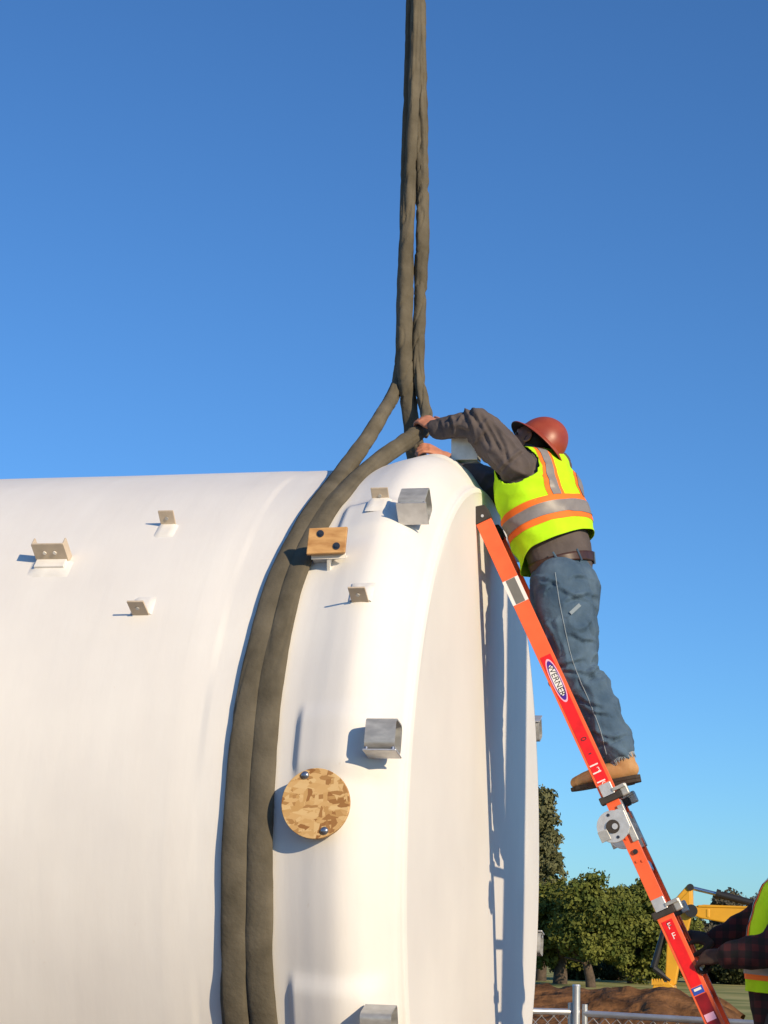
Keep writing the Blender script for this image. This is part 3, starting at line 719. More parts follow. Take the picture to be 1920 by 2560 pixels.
# labels on the near rail
def plate(name, s0, s1, n0, n1, m, off, parent=None, t=0.0012):
    bm = bmesh.new(); box(bm, LP((s0+s1)/2, (n0+n1)/2, -off), Ld, Ln, Yv, ((s1-s0)/2, (n1-n0)/2, t/2))
    return from_bm(name, bm, m, parent or ladder)
g0, g1 = ls(1280, 1445), ls(1312, 1502)
sleeve = plate('silver_sleeve', g0, g1, -0.0385, 0.0385, M['white'], 0.001)
plate('grey_label', g0+0.001, g1-0.001, -0.022, 0.022, M['greylabel'], 0.0022, sleeve)
r0, r1 = ls(1362, 1640), S1-0.066
lab = plate('red_label', r0, r1, -0.026, 0.024, M['frpdark'], 0.001)
w0, w1 = ls(1372, 1652), ls(1418, 1748)
def oval(name, c, a, b, m, off, parent, pw=1.0):
    bm = bmesh.new(); vs = []
    for i in range(40):
        w = 2*math.pi*i/40; x = math.cos(w); y = math.sin(w)
        x = math.copysign(abs(x)**0.8, x)
        vs.append(bm.verts.new(LP(c+a*x, b*y, -off)))
    bm.faces.new(vs)
    return from_bm(name, bm, m, parent)
wc = (w0+w1)/2; wa = (w1-w0)/2
oval('sticker_border', wc, wa+0.010, 0.024, M['pink'], 0.0022, lab)
oval('sticker_field', wc, wa, 0.0195, M['purple'], 0.0028, lab)
oval('sticker_panel', wc, wa*0.78, 0.0165, M['white'], 0.0034, lab)
def text(txt, s, nn, size, m, off, parent, along=True, name='lettering', center=True):
    cu = bpy.data.curves.new(name, 'FONT'); cu.body = txt; cu.size = size; cu.align_x = 'CENTER'; cu.align_y = 'CENTER'; cu.extrude = 0.0003
    t = bpy.data.objects.new('tmp_text', cu); COL.objects.link(t)
    dg = bpy.context.evaluated_depsgraph_get(); dg.update()
    me = bpy.data.meshes.new_from_object(t.evaluated_get(dg)); bpy.data.objects.remove(t)
    ax = Ld if along else Ln; ay = (Yv.cross(Ld)) if along else (Yv.cross(Ln))
    ay = (-Yv).cross(ax)
    o = LP(s, nn, -off)
    me.transform(Matrix(((ax.x, ay.x, -Yv.x, o.x), (ax.y, ay.y, -Yv.y, o.y), (ax.z, ay.z, -Yv.z, o.z), (0, 0, 0, 1))))
    me.materials.clear()
    return link_mesh(name, me, m, parent)
text('WERNER', wc, 0.0, 0.037, M['black'], 0.0040, lab)
# scale marks on the red film
text('0', ls(1486, 1835), -0.001, 0.036, M['black'], 0.0022, lab, along=True)
text('-', ls(1496, 1872), -0.001, 0.05, M['black'], 0.0022, lab, along=False)
for q in (ls(1508, 1902), ls(1517, 1920), ls(1527, 1942)):
    plate('scale_mark', q-0.003, q+0.003, -0.026, 0.012, M['white'], 0.0022, lab)
text('3', ls(1513, 1915), 0.005, 0.026, M['white'], 0.0022, lab, along=False)
text('C', ls(1531, 1951), 0.0, 0.03, M['white'], 0.0022, lab, along=False)
l2 = plate('red_label', S2+0.04, ls(1752, 2460), -0.026, 0.022, M['frpdark'], 0.001)
text('C', S2+0.058, 0.0, 0.03, M['black'], 0.0022, l2, along=False)
text('F', ls(1689, 2309), 0.0, 0.038, M['white'], 0.0022, l2, along=False)
text('F', ls(1699, 2334), 0.0, 0.038, M['white'], 0.0022, l2, along=False)
bs = plate('blue_sticker', ls(1752, 2462), ls(1760, 2480), -0.028, 0.020, M['blue'], 0.0012)
plate('sticker_panel', ls(1752, 2466), ls(1755, 2472), -0.02, 0.012, M['white'], 0.0024, bs)
plate('grey_sticker', ls(1783, 2528), ls(1791, 2546), -0.026, 0.018, M['pink'], 0.0012)
M['redshade'] = mat('shaded_red_film', (0.24, 0.006, 0.010), 0.3, var=0.25, scale=18)  # shadow on the rail below the blue sticker, painted in as darker red
plate('shaded_label', ls(1761, 2482), s_end-0.06, -0.028, 0.024, M['redshade'], 0.0008)
bm = bmesh.new(); q = LP(ls(1604, 2122), 0.0, 0.0); rod(bm, q+Yv*0.004, q-Yv*0.003-Yv*0.0, 0.011, n=16); from_bm('pin_hole', bm, M['black'], ladder)
for a, b in ((1590, 2085), (1598, 2083), (1607, 2147), (1616, 2147)):
    bm = bmesh.new(); q = LP(ls(a, b), 0.0+(0.012 if a in (1598, 1616) else -0.012), 0.007); rod(bm, q, q-Yv*0.004, 0.006, n=10); from_bm('rivet', bm, M['frp'], ladder)
bm = bmesh.new(); q = LP(ls(1764, 2405), 0.048, 0.02); ball(bm, q, (0.02, 0.02, 0.02)); box(bm, q-Ln*0.012+Ld*0.02, Ld, Ln, Yv, (0.022, 0.012, 0.018)); from_bm('spring_knob', bm, M['alu'], ladder, smooth=False)

# ================================================================== PEOPLE
def fold(co, amp, f=(9, 9, 9), seed=0.0):
    q = Vector((co.x*f[0]+seed, co.y*f[1], co.z*f[2]))
    a = noise.noise(q); b = noise.noise(q*2.1+Vector((3, 1, 7)))
    return amp*((1-2.2*abs(a))*0.7+0.45*b)

def creaser(lines, y, depth=0.010, width=0.010):
    """cloth creases along image lines, on the side of a limb that faces -Y"""
    segs = []
    for L in lines:
        P = [PY(a, b, y) for a, b in L]
        segs += [(Vector((p.x, p.z)), Vector((q.x, q.z))) for p, q in zip(P, P[1:])]
    def f(c, n):
        if n.y > 0.15: return 0.0
        k = 0.0; v = Vector((c.x, c.z))
        for p, q in segs:
            e = q-p; t = max(0, min(1, (v-p).dot(e)/e.length_squared)); d = v-p-e*t; L = d.length
            if L > 0.05: continue
            sgn = 1 if e.x*d.y-e.y*d.x > 0 else -1
            tap = 0.35+0.65*math.sin(math.pi*min(1, max(0, t*0.9+0.05)))
            k += tap*(-depth*math.exp(-(L/width)**2)+0.75*depth*math.exp(-((L*sgn-width*1.9)/(width*1.1))**2))
        return k*min(1, max(0, 0.15-n.y)*1.6)
    return f
def hand(bm, wrist, fwd, back, thumb_side, curl, size=1.0, spread=0.10):
    """palm, four fingers and a thumb; back = outward normal of the back of the hand"""
    fwd = fwd.normalized(); side = fwd.cross(back).normalized()*thumb_side; back = side.cross(fwd).normalized()*(1 if thumb_side > 0 else -1)
    back = back.normalized(); g = size
    loft(bm, [wrist-fwd*0.02, wrist+fwd*0.02*g, wrist+fwd*0.055*g, wrist+fwd*0.088*g], [(0.028*g, 0.021*g), (0.034*g, 0.018*g), (0.042*g, 0.016*g), (0.041*g, 0.013*g)], side=side)
    for i, (o, L) in enumerate(((0.031, 0.078), (0.0105, 0.086), (-0.0105, 0.080), (-0.031, 0.063))):
        p = wrist+fwd*0.085*g+side*(o*g); d = (fwd+side*(o*spread*12)).normalized(); pts = [p-d*0.012]; ang = curl*0.55
        q = p; pts.append(q)
        for seg in (0.45, 0.32, 0.23):
            dd = d*math.cos(ang)-back*math.sin(ang); q = q+dd*(L*seg*g); pts.append(q); ang += curl
        loft(bm, pts, [0.0095*g, 0.0095*g, 0.0088*g, 0.0080*g, 0.0070*g], n=10)
    p = wrist+fwd*0.028*g+side*0.03*g; d = (fwd*0.62+side*0.72-back*0.25*curl).normalized(); d2 = (fwd*0.9+side*0.30-back*0.5*curl).normalized()
    loft(bm, [p-d*0.01, p+d*0.036*g, p+d*0.036*g+d2*0.030*g, p+d*0.036*g+d2*0.052*g], [0.014*g, 0.0115*g, 0.010*g, 0.008*g], n=10)

def head(bm, c, fwd, up, s=1.0):
    fwd = fwd.normalized(); up = (up-fwd*up.dot(fwd)).normalized(); lf = up.cross(fwd)
    ball(bm, c+up*0.030*s-fwd*0.008*s, (0.098*s, 0.078*s, 0.098*s), fwd, lf, up, 24)
    ball(bm, c-up*0.042*s+fwd*0.026*s, (0.068*s, 0.058*s, 0.070*s), fwd, lf, up, 20)
    ball(bm, c-up*0.088*s+fwd*0.062*s, (0.028*s, 0.030*s, 0.024*s), fwd, lf, up, 12)
    ball(bm, c+up*0.022*s+fwd*0.074*s, (0.020*s, 0.055*s, 0.014*s), fwd, lf, up, 12)           # brow
    loft(bm, [c+up*0.012*s+fwd*0.086*s, c-up*0.014*s+fwd*0.100*s, c-up*0.034*s+fwd*0.108*s], [0.010*s, 0.012*s, 0.015*s], n=10)
    loft(bm, [c-up*0.064*s+fwd*0.082*s-lf*0.022*s, c-up*0.062*s+fwd*0.090*s, c-up*0.064*s+fwd*0.082*s+lf*0.022*s], [0.007*s, 0.009*s, 0.007*s], n=8)
    for sg in (-1, 1):
        ball(bm, c-up*0.030*s+fwd*0.055*s+lf*(0.042*s*sg), (0.028*s, 0.022*s, 0.024*s), fwd, lf, up, 12)
        e = c-up*0.012*s-fwd*0.012*s+lf*(0.080*s*sg)
        pts = []
        for k in range(9):
            a = math.radians(-110+k*31); pts.append(e+up*(0.030*s*math.sin(a))-fwd*(0.019*s*math.cos(a)-0.004)+lf*(sg*0.010*s))
        loft(bm, pts, [0.0055*s]*9, n=8)
        ball(bm, e-up*0.006*s, (0.016*s, 0.006*s, 0.022*s), fwd, lf, up, 10)
        ball(bm, e-up*0.028*s+fwd*0.003*s+lf*(sg*0.006*s), (0.009*s, 0.006*s, 0.010*s), fwd, lf, up, 8)

def eyes(parent, c, fwd, up, s=1.0):
    fwd = fwd.normalized(); up = (up-fwd*up.dot(fwd)).normalized(); lf = up.cross(fwd)
    for sg in (-1, 1):
        bm = bmesh.new(); ball(bm, c+up*0.004*s+fwd*0.080*s+lf*(0.032*s*sg), (0.009*s, 0.012*s, 0.006*s), fwd, lf, up, 12); from_bm('eye', bm, M['eye'], parent, smooth=True)

class Torso:
    """stack of ellipses; local frame gives clean hems and stripes for the vest"""
    def __init__(self, secs): self.s = secs      # (centre, left dir, a lateral, b depth)
    def at(self, t):
        n = len(self.s)-1; k = min(n-1, max(0, int(t*n))); f = t*n-k
        A = self.arr; i = max(0, k-1); j = min(n, k+2)
        p0, p1, p2, p3 = A[i], A[k], A[k+1], A[j]
        v = 0.5*(2*p1+(p2-p0)*f+(2*p0-5*p1+4*p2-p3)*f*f+(3*p1-p0-3*p2+p3)*f**3)
        return v
    def prep(self):
        self.arr = np.array([tuple(c)+tuple(l)+(a, b) for c, l, a, b in self.s])
    def surf(self, t, w, off=0.0, amp=0.0, seed=0.0, flare=None):
        v = self.at(t); c = Vector(v[:3]); l = Vector(v[3:6]).normalized(); a, b = v[6:8]
        d = Vector(self.at(min(1, t+0.04))[:3])-Vector(self.at(max(0, t-0.04))[:3]); d.normalize()
        l = (l-d*l.dot(d)).normalized(); back = l.cross(d).normalized()
        if back.dot(self.backref) < 0: back = -back
        cw, sw = math.cos(w), math.sin(w)
        e = 2.3                                      # slightly squared ellipse
        x = math.copysign(abs(cw)**(2/e), cw); y = math.copysign(abs(sw)**(2/e), sw)
        n = (l*(cw/a)+back*(sw/b)).normalized()
        p = c+l*(a*x)+back*(b*y)
        o = off+(flare(t, w) if flare else 0)
        if amp: o += fold(p, amp, (7, 7, 11), seed)
        return p+n*o
    def phi_at_lateral(self, t, lat, backside=True):
        v = self.at(t); a = v[6]; q = max(-1, min(1, lat/a)); q = math.copysign(abs(q)**(2.3/2), q)
        w = math.acos(q); return w if backside else -w

def build_vest(root, T, t0, t1, arms, seed, hem, off=0.016, amp=0.007, band=(0.16, 0.30), latc=0.085, stripe_top=0.97, flare=None, front=True, vtaper=0.35, latr=None):
    NT, NW = 96, 120
    bm = bmesh.new(); g = []
    for i in range(NT+1):
        row = []
        for j in range(NW):
            w = 2*math.pi*j/NW; h = hem(w); t = h+(t1-h)*i/NT
            row.append(bm.verts.new(T.surf(t, w, off, amp, seed, flare)))
        g.append(row)
    for i in range(NT):
        for j in range(NW):
            f = (g[i][j], g[i][(j+1) % NW], g[i+1][(j+1) % NW], g[i+1][j])
            c = (f[0].co+f[2].co)/2
            if any(seg_d(c, a, b) < r for a, b, r in arms): continue
            bm.faces.new(f)
    bmesh.ops.delete(bm, geom=[v for v in bm.verts if not v.link_faces], context='VERTS')
    bd = [v for v in bm.verts if v.is_boundary]
    for _ in range(4): bmesh.ops.smooth_vert(bm, verts=bd, factor=0.5, use_axis_x=True, use_axis_y=True, use_axis_z=True)
    v = from_bm('safety_vest', bm, M['vest'], root, smooth=True)
    so = v.modifiers.new('s', 'SOLIDIFY'); so.thickness = 0.003; so.offset = 0
    def strip(name, m, rows, o2):
        bm = bmesh.new(); prev = None
        for r in rows:
            cur = [bm.verts.new(T.surf(t, w, off+o2, amp, seed, flare)) for t, w in r]
            if prev:
                for k in range(len(cur)-1):
                    f = (prev[k], prev[k+1], cur[k+1], cur[k])
                    c = (f[0].co+f[2].co)/2
                    if any(seg_d(c, a, b) < r_ for a, b, r_ in arms): continue
                    bm.faces.new(f)
            prev = cur
        bmesh.ops.delete(bm, geom=[x for x in bm.verts if not x.link_faces], context='VERTS')
        bd = [x for x in bm.verts if x.is_boundary and any(seg_d(x.co, a, b) < r_+0.03 for a, b, r_ in arms)]
        for _ in range(3): bmesh.ops.smooth_vert(bm, verts=bd, factor=0.5, use_axis_x=True, use_axis_y=True, use_axis_z=True)
        return from_bm(name, bm, m, v, smooth=True)
    b0, b1 = band
    ring = [2*math.pi*j/120 for j in range(121)]
    def bandrows(lo, hi, k=8): return [[(lo+(hi-lo)*i/k, w) for w in ring] for i in range(k+1)]
    strip('orange_trim', M['orange'], bandrows(b0, b1), 0.0035)
    u = (b1-b0); strip('reflective_stripe', M['silver'], bandrows(b0+u*0.25, b1-u*0.25), 0.0065)
    for s in (1, -1):
        for back in ((True, False) if front else (True,)):
            def vrows(hw, lo, k=60):
                out = []; lc = latc if s > 0 else (latr or latc)
                for i in range(k+1):
                    t = lo+(stripe_top-lo)*i/k; la = lc*(1-vtaper*max(0, (t-0.6)/0.4))
                    ws = [T.phi_at_lateral(t, s*(la+hw*q), back) for q in (-1, -0.6, -0.2, 0.2, 0.6, 1)]
                    out.append([(t, w) for w in ws])
                return out
            strip('orange_trim', M['orange'], vrows(0.043, b1-0.002), 0.0035)
            strip('reflective_stripe', M['silver'], vrows(0.022, b1-0.002), 0.0065)
    return v
def seg_d(p, a, b):
    ab = b-a; t = max(0, min(1, (p-a).dot(ab)/ab.length_squared)); return (p-a-ab*t).length

def boot(root, heel, toe, up, wid=0.048, h=0.13):
    f = (toe-heel).normalized(); L = (toe-heel).length; up = (up-f*up.dot(f)).normalized(); s = f.cross(up)
    bm = bmesh.new()
    loft(bm, [heel+f*0.035+up*0.045, heel+f*0.09+up*0.048, heel+f*0.17+up*0.045, heel+f*(L-0.075)+up*0.040, heel+f*(L-0.03)+up*0.033], [(0.036, 0.040), (0.040, 0.046), (0.043, 0.040), (0.049, 0.036), (0.040, 0.028)], side=s)
    loft(bm, [heel+f*0.055+up*0.05, heel+f*0.058+up*h, heel+f*0.060+up*(h+0.02)], [(0.042, 0.048), (0.044, 0.050), (0.044, 0.050)], side=s)
    me = remeshed(bm, 0.006, 4); b = link_mesh('boot', me, M['boot'], root, True)
    bm = bmesh.new(); out = []
    for q, w in ((0, 0.5), (0.02, 0.85), (0.06, 0.92), (0.13, 0.78), (0.2, 1.05), (L-0.05, 1.0), (L-0.015, 0.7), (L, 0.3)): out.append((q, w*wid))
    poly = [(q, w) for q, w in out]+[(q, -w) for q, w in out[::-1]]
    prism(bm, poly, f, s, up, heel, -0.003, 0.014)
    prism(bm, [(q, w) for q, w in out[:4]]+[(q, -w) for q, w in out[:4][::-1]], f, s, up, heel, -0.018, -0.003)
    from_bm('sole', bm, M['sole'], b, bevel=0.003)
    return b

def hard_hat(root, c, up, fwd, sc=1.0):
    up = up.normalized(); fwd = (fwd-up*fwd.dot(up)).normalized(); lf = up.cross(fwd)
    def pt(rf, rl, z, w): return c+fwd*(rf*math.cos(w)*sc)+lf*(rl*math.sin(w)*sc)+up*(z*sc)
    bm = bmesh.new(); n = 56; rings = []
    prof = []
    for k in range(15):
        a = math.radians(k*6.2); prof.append((math.cos(a), 0.012+0.128*math.sin(a)))
    for q, z in prof:
        ridge = []
        for i in range(n):
            w = 2*math.pi*i/n
            r = 0.004*math.exp(-((math.sin(w)*q*0.1)/0.018)**2)*(1 if q < 0.97 else 0)
            ridge.append(bm.verts.new(pt(0.116*q, 0.100*q, z+r, w)))
        rings.append(ridge)
    for i in range(len(rings)-1):
        for k in range(n): bm.faces.new((rings[i][k], rings[i][(k+1) % n], rings[i+1][(k+1) % n], rings[i+1][k]))
    bm.faces.new(rings[-1])
    brim = []
    for q, z in ((1.0, 0.012), (1.12, 0.006), (1.30, -0.004), (1.44, -0.012), (1.45, -0.016), (1.43, -0.018), (1.30, -0.010), (1.0, 0.004)):
        brim.append([bm.verts.new(pt(0.116*q if q < 1.01 else 0.116+(q-1)*0.105, 0.100*q if q < 1.01 else 0.100+(q-1)*0.098, z, 2*math.pi*i/n)) for i in range(n)])
    for i in range(len(brim)-1):
        for k in range(n): bm.faces.new((brim[i][k], brim[i][(k+1) % n], brim[i+1][(k+1) % n], brim[i+1][k]))
    hat = from_bm('hard_hat', bm, M['hat'], root, smooth=True)
    bm = bmesh.new(); L = []
    for q, z in ((1.425, -0.0195), (1.0, 0.0025), (0.96, 0.01), (0.95, 0.05), (0.6, 0.10), (0.1, 0.115)):
        L.append([bm.verts.new(pt(0.116*q if q < 1.01 else 0.116+(q-1)*0.105, 0.100*q if q < 1.01 else 0.100+(q-1)*0.098, z, 2*math.pi*i/n)) for i in range(n)])
    for i in range(len(L)-1):
        for k in range(n): bm.faces.new((L[i][k], L[i][(k+1) % n], L[i+1][(k+1) % n], L[i+1][k]))
    from_bm('hat_liner', bm, M['hatin'], hat, smooth=True)
    return hat

def worker_on_ladder():
    Y0 = -0.22
    feet = PY(1530, 1985, -0.25)
    root = empty('person', feet)
    tag(root, 'person in lime vest, red hard hat and jeans standing on the ladder, gripping the sling', 'person')
    ps = math.radians(40); pp = math.radians(18)
    ltC = Vector((-math.sin(ps), -math.cos(ps), 0)); ltP = Vector((-math.sin(pp), -math.cos(pp), 0)); ltM = (ltC+ltP).normalized()
    Lsh, Lel, Lwr = PY(1286, 1160, -0.36), PY(1190, 1060, -0.39), PY(1094, 1070, -0.32)
    Rsh, Rel, Rwr = PY(1378, 1175, -0.02), PY(1246, 1222, 0.10), PY(1112, 1142, 0.05)
    Lhip, Lkn, Lan = PY(1398, 1475, -0.325), PY(1446, 1688, -0.335), PY(1541, 1870, -0.335)
    Rhip, Rkn, Ran = PY(1412, 1475, -0.13), PY(1424, 1690, -0.13), PY(1520, 1876, -0.13)
    neck = PY(1352, 1140, -0.18); hc = PY(1328, 1106, -0.19)
    hup = Vector((0.50, 0.16, 0.85)); hf = Vector((-0.87, 0.18, 0.42))
    T = Torso([(PY(1408, 1425, Y0), ltP, 0.155, 0.128), (PY(1396, 1375, Y0), ltM, 0.175, 0.138), (PY(1372, 1310, Y0+0.005), ltC, 0.190, 0.147), (PY(1350, 1250, Y0+0.01), ltC, 0.198, 0.148), (PY(1342, 1205, Y0+0.02), ltC, 0.200, 0.142), (PY(1343, 1172, Y0+0.03), ltC, 0.186, 0.120), (PY(1346, 1147, Y0+0.04), ltC, 0.140, 0.092), (PY(1347, 1128, Y0+0.04), ltC, 0.082, 0.068)])
    T.backref = Vector((0.8, -0.5, 0)); T.prep()
    # ---- body
    bm = bmesh.new()
    head(bm, hc, hf, hup, 0.93)
    loft(bm, [neck-Vector((0, 0, 0.04)), neck, hc-hup*0.03], [0.062, 0.060, 0.056])
    loft(bm, [Vector(T.at(t)[:3]) for t in (0.05, 0.3, 0.55, 0.75, 0.9)], [(0.11, 0.09), (0.13, 0.10), (0.14, 0.10), (0.14, 0.09), (0.09, 0.06)], side=ltC)
    loft(bm, [T.s[0][0]+Vector((0, 0, 0.05)), (Lhip+Rhip)/2], [(0.12, 0.09), (0.13, 0.09)], side=ltP)
    for a, b, c in ((Lsh, Lel, Lwr), (Rsh, Rel, Rwr)):
        loft(bm, [a, a.lerp(b, .5), b, b.lerp(c, .5), c], [0.055, 0.048, 0.042, 0.040, 0.029])
        loft(bm, [a, Vector(T.at(0.78)[:3])], [0.055, 0.06])
    for a, b, c in ((Lhip, Lkn, Lan), (Rhip, Rkn, Ran)):
        loft(bm, [a, a.lerp(b, .5), b, b.lerp(c, .4), c], [0.085, 0.075, 0.055, 0.055, 0.04])
    wl = (PY(1044, 1038, -0.27)-Lwr); hand(bm, Lwr+wl.normalized()*0.005, wl, Vector((0.1, -0.75, 0.65)), 1, 0.75, 1.05)
    wr = (PY(1056, 1112, -0.04)-Rwr); hand(bm, Rwr+wr.normalized()*0.005, wr, Vector((0.2, -0.75, 0.65)), -1, 0.7, 1.02)
    me = remeshed(bm, 0.0055, 2); link_mesh('body', me, M['skin'], root, True)
    eyes(root, hc, hf, hup, 0.93)
    # ---- hair under the hat
    lf = hup.normalized().cross(hf.normalized())
    bm = bmesh.new(); f_ = hf.normalized(); u_ = (hup-f_*hup.dot(f_)).normalized(); l_ = u_.cross(f_)
    ball(bm, hc+u_*0.004-f_*0.032, (0.076, 0.080, 0.066), f_, l_, u_, 20); ball(bm, hc-u_*0.035-f_*0.058, (0.045, 0.064, 0.050), f_, l_, u_, 16)
    me = remeshed(bm, 0.008, 2); displace(me, lambda c, n: 0.004*noise.noise(c*70)); link_mesh('hair', me, M['hair'], root, True)
    # ---- shirt
    bm = bmesh.new()
    loft(bm, [Vector(T.at(t)[:3]) for t in (0.0, 0.14, 0.28, 0.43, 0.57, 0.71, 0.83, 0.95)], [(T.at(t)[6]*0.99, T.at(t)[7]*0.99) for t in (0.0, 0.14, 0.28, 0.43, 0.57, 0.71, 0.83, 0.95)], side=ltC, n=28)
    loft(bm, [neck-hup*0.03, neck+hup*0.012], [0.070, 0.064])
    for a, b, c, cl in ((Lsh, Lel, Lwr, 0.96), (Rsh, Rel, Rwr, 0.80)):
        e = b.lerp(c, cl)
        loft(bm, [a+(a-b)*0.05, a.lerp(b, .3), a.lerp(b, .62), b+(b-(a+c)/2)*0.06, b.lerp(e, .35), b.lerp(e, .7), e], [0.082, 0.088, 0.082, 0.074, 0.062, 0.052, 0.047])
    me = remeshed(bm, 0.0065, 3)
    scr = creaser([[(1152, 1022), (1176, 1062), (1186, 1100)], [(1176, 1028), (1208, 1078), (1228, 1122)], [(1200, 1046), (1236, 1098), (1258, 1142)], [(1118, 1040), (1132, 1062), (1128, 1080)], [(1240, 1080), (1262, 1120), (1272, 1160)], [(1146, 1070), (1172, 1082)], [(1250, 1180), (1290, 1150), (1310, 1130)], [(1092, 1050), (1104, 1074)]], -0.42, 0.010, 0.008)
    def sf(c, n):
        k = 0.0
        for a, b in ((Lsh, Lel), (Lel, Lwr), (Rsh, Rel), (Rel, Rwr)):
            d = seg_d(c, a, b)
            if d < 0.11:
                ax = (b-a).normalized(); u = (c-a).dot(ax); q = c-ax*(u*0.55)
                k = max(k, (max(0, 1-3.0*abs(noise.noise(q*11+Vector((a.x, 2, 1)))))**1.3)*0.017-0.004+0.004*noise.noise(c*30))
        return k+fold(c, 0.004, (8, 8, 5), 2)+scr(c, n)
    displace(me, sf); shirt = link_mesh('shirt', me, M['shirt'], root, True)
    # ---- jeans
    bm = bmesh.new()
    wst = T.s[0][0]; hipc = (Lhip+Rhip)/2
    loft(bm, [wst+(wst-hipc)*0.12, wst.lerp(hipc, 0.4), hipc+Vector((0.025, 0, 0.0)), hipc+Vector((0.025, 0, -0.09))], [(0.155, 0.132), (0.176, 0.152), (0.184, 0.152), (0.17, 0.14)], side=ltP, n=28)
    for a, b, c in ((Lhip, Lkn, Lan), (Rhip, Rkn, Ran)):
        bk = Vector((0.9, 0, 0.3))
        loft(bm, [a+Vector((0.005, 0, 0.03)), a.lerp(b, .25), a.lerp(b, .55), a.lerp(b, .85), b, b.lerp(c, .22)+bk*0.012, b.lerp(c, .5)+bk*0.008, b.lerp(c, .8), c], [0.130, 0.138, 0.124, 0.104, 0.097, 0.094, 0.090, 0.084, 0.082])
    me = remeshed(bm, 0.0065, 4)
    jcr = creaser([[(1338, 1446), (1392, 1464)], [(1346, 1474), (1388, 1464)], [(1398, 1478), (1430, 1496), (1464, 1502)], [(1418, 1512), (1450, 1494), (1482, 1478)], [(1484, 1438), (1489, 1468), (1478, 1492)], [(1396, 1668), (1428, 1662), (1458, 1652)], [(1412, 1680), (1450, 1686), (1494, 1694)], [(1440, 1744), (1470, 1762), (1502, 1772)], [(1450, 1768), (1480, 1786), (1518, 1790)], [(1468, 1706), (1486, 1682), (1500, 1658)], [(1486, 1832), (1512, 1846), (1544, 1850)], [(1500, 1862), (1530, 1856), (1562, 1838)], [(1428, 1592), (1456, 1606), (1484, 1602)], [(1360, 1560), (1378, 1590), (1392, 1630)], [(1470, 1560), (1482, 1590)], [(1436, 1446), (1462, 1440)]], -0.43, 0.011, 0.009)
    def jf(c, n):
        d = 0.0
        for a, b, e in ((Lhip, Lkn, Lan), (Rhip, Rkn, Ran)):
            for p, q in ((a, b), (b, e)):
                if seg_d(c, p, q) < 0.13:
                    ax = (q-p).normalized(); u = (c-p).dot(ax)
                    z = c-ax*(u*0.35)
                    d = max(d, (max(0, 1-3.2*abs(noise.noise(z*8.5+Vector((7, 2, a.y*3)))))**1.3)*0.017-0.004+0.004*noise.noise(c*26))
            kd = (c-b).length
            if kd < 0.16: d += 0.010*math.sin((c-b).dot((e-a).normalized())*95+3*noise.noise(c*12))*(1-kd/0.16)
        return d+jcr(c, n)
    displace(me, jf); jeans = link_mesh('jeans', me, M['jeans'], root, True)
    # ragged hem: short threads hanging from the near cuff
    bm = bmesh.new(); ax = (Lan-Lkn).normalized(); s, t = perp(ax); rr = random.Random(4)
    for i in range(60):
        w = 2*math.pi*i/60; p = Lan+ax*0.060+(s*math.cos(w)+t*math.sin(w))*0.060
        rod(bm, p-ax*0.012, p+ax*rr.uniform(0.004, 0.016)+(s*rr.uniform(-1, 1)+t*rr.uniform(-1, 1))*0.004, 0.0035, 0.0012, 5)
    from_bm('frayed_hem', bm, M['thread'], jeans)
    # side seam and hammer loop on the near leg
    def surf_cam(px, py, obj_me):
        d = ray(px, py); hit = jeans.ray_cast(jeans.matrix_world.inverted() @ CP, d)
        return (hit[1], hit[2]) if hit[0] else None
    bpy.context.view_layer.update()
    pts = []
    for px, py in cr([(1388, 1432), (1398, 1500), (1410, 1560), (1428, 1640), (1446, 1690), (1478, 1765), (1502, 1830), (1516, 1885)], 10):
        h = surf_cam(px, py, me)
        if h: pts.append(h[0]+h[1]*0.001)
    if len(pts) > 5:
        bm = bmesh.new(); loft(bm, pts, [0.0022]*len(pts), n=6); from_bm('side_seam', bm, M['thread'], jeans, smooth=True)
    a, b = surf_cam(1425, 1534, me), surf_cam(1449, 1512, me)
    if a and b:
        bm = bmesh.new(); dd = (b[0]-a[0]); nn = (a[1]+b[1]).normalized(); e = dd.normalized(); box(bm, (a[0]+b[0])/2+nn*0.006, e, nn.cross(e), nn, (dd.length/2, 0.008, 0.002)); from_bm('tool_loop', bm, M['thread'], jeans)
    pp_ = [surf_cam(x, y, me) for x, y in ((1452, 1428), (1486, 1422), (1490, 1470), (1470, 1490), (1452, 1472), (1452, 1428))]
    if all(pp_):
        bm = bmesh.new(); loft(bm, [h[0]+h[1]*0.001 for h in pp_], [0.0028]*6, n=6); from_bm('pocket_seam', bm, M['thread'], jeans)
    # ---- belt
    bm = bmesh.new(); g = []
    for i in range(5):
        row = []
        for j in range(72):
            w = 2*math.pi*j/72
            row.append(bm.verts.new(T.surf(0.02+0.062*i/4-0.018*math.cos(w), w, 0.011)))
        g.append(row)
    for i in range(4):
        for j in range(72): bm.faces.new((g[i][j], g[i][(j+1) % 72], g[i+1][(j+1) % 72], g[i+1][j]))
    belt = from_bm('belt', bm, M['leather'], root, smooth=True)
    so = belt.modifiers.new('s', 'SOLIDIFY'); so.thickness = 0.005
    for w in (0.35, 1.15, 1.95, 2.75):
        bm = bmesh.new(); p = T.surf(0.05-0.018*math.cos(w), w, 0.016); q = T.surf(0.10, w, 0.013); r_ = T.surf(0.0, w, 0.013); rod(bm, T.surf(0.085, w, 0.013), r_, 0.005, n=6); from_bm('belt_loop', bm, M['jeans'], jeans)
    # ---- boots
    boot(root, PY(1602, 1944, -0.34), PY(1440, 1974, -0.36), Vector((0.15, 0, 1)))
    boot(root, PY(1586, 1950, -0.13), PY(1428, 1978, -0.15), Vector((0.15, 0, 1)))
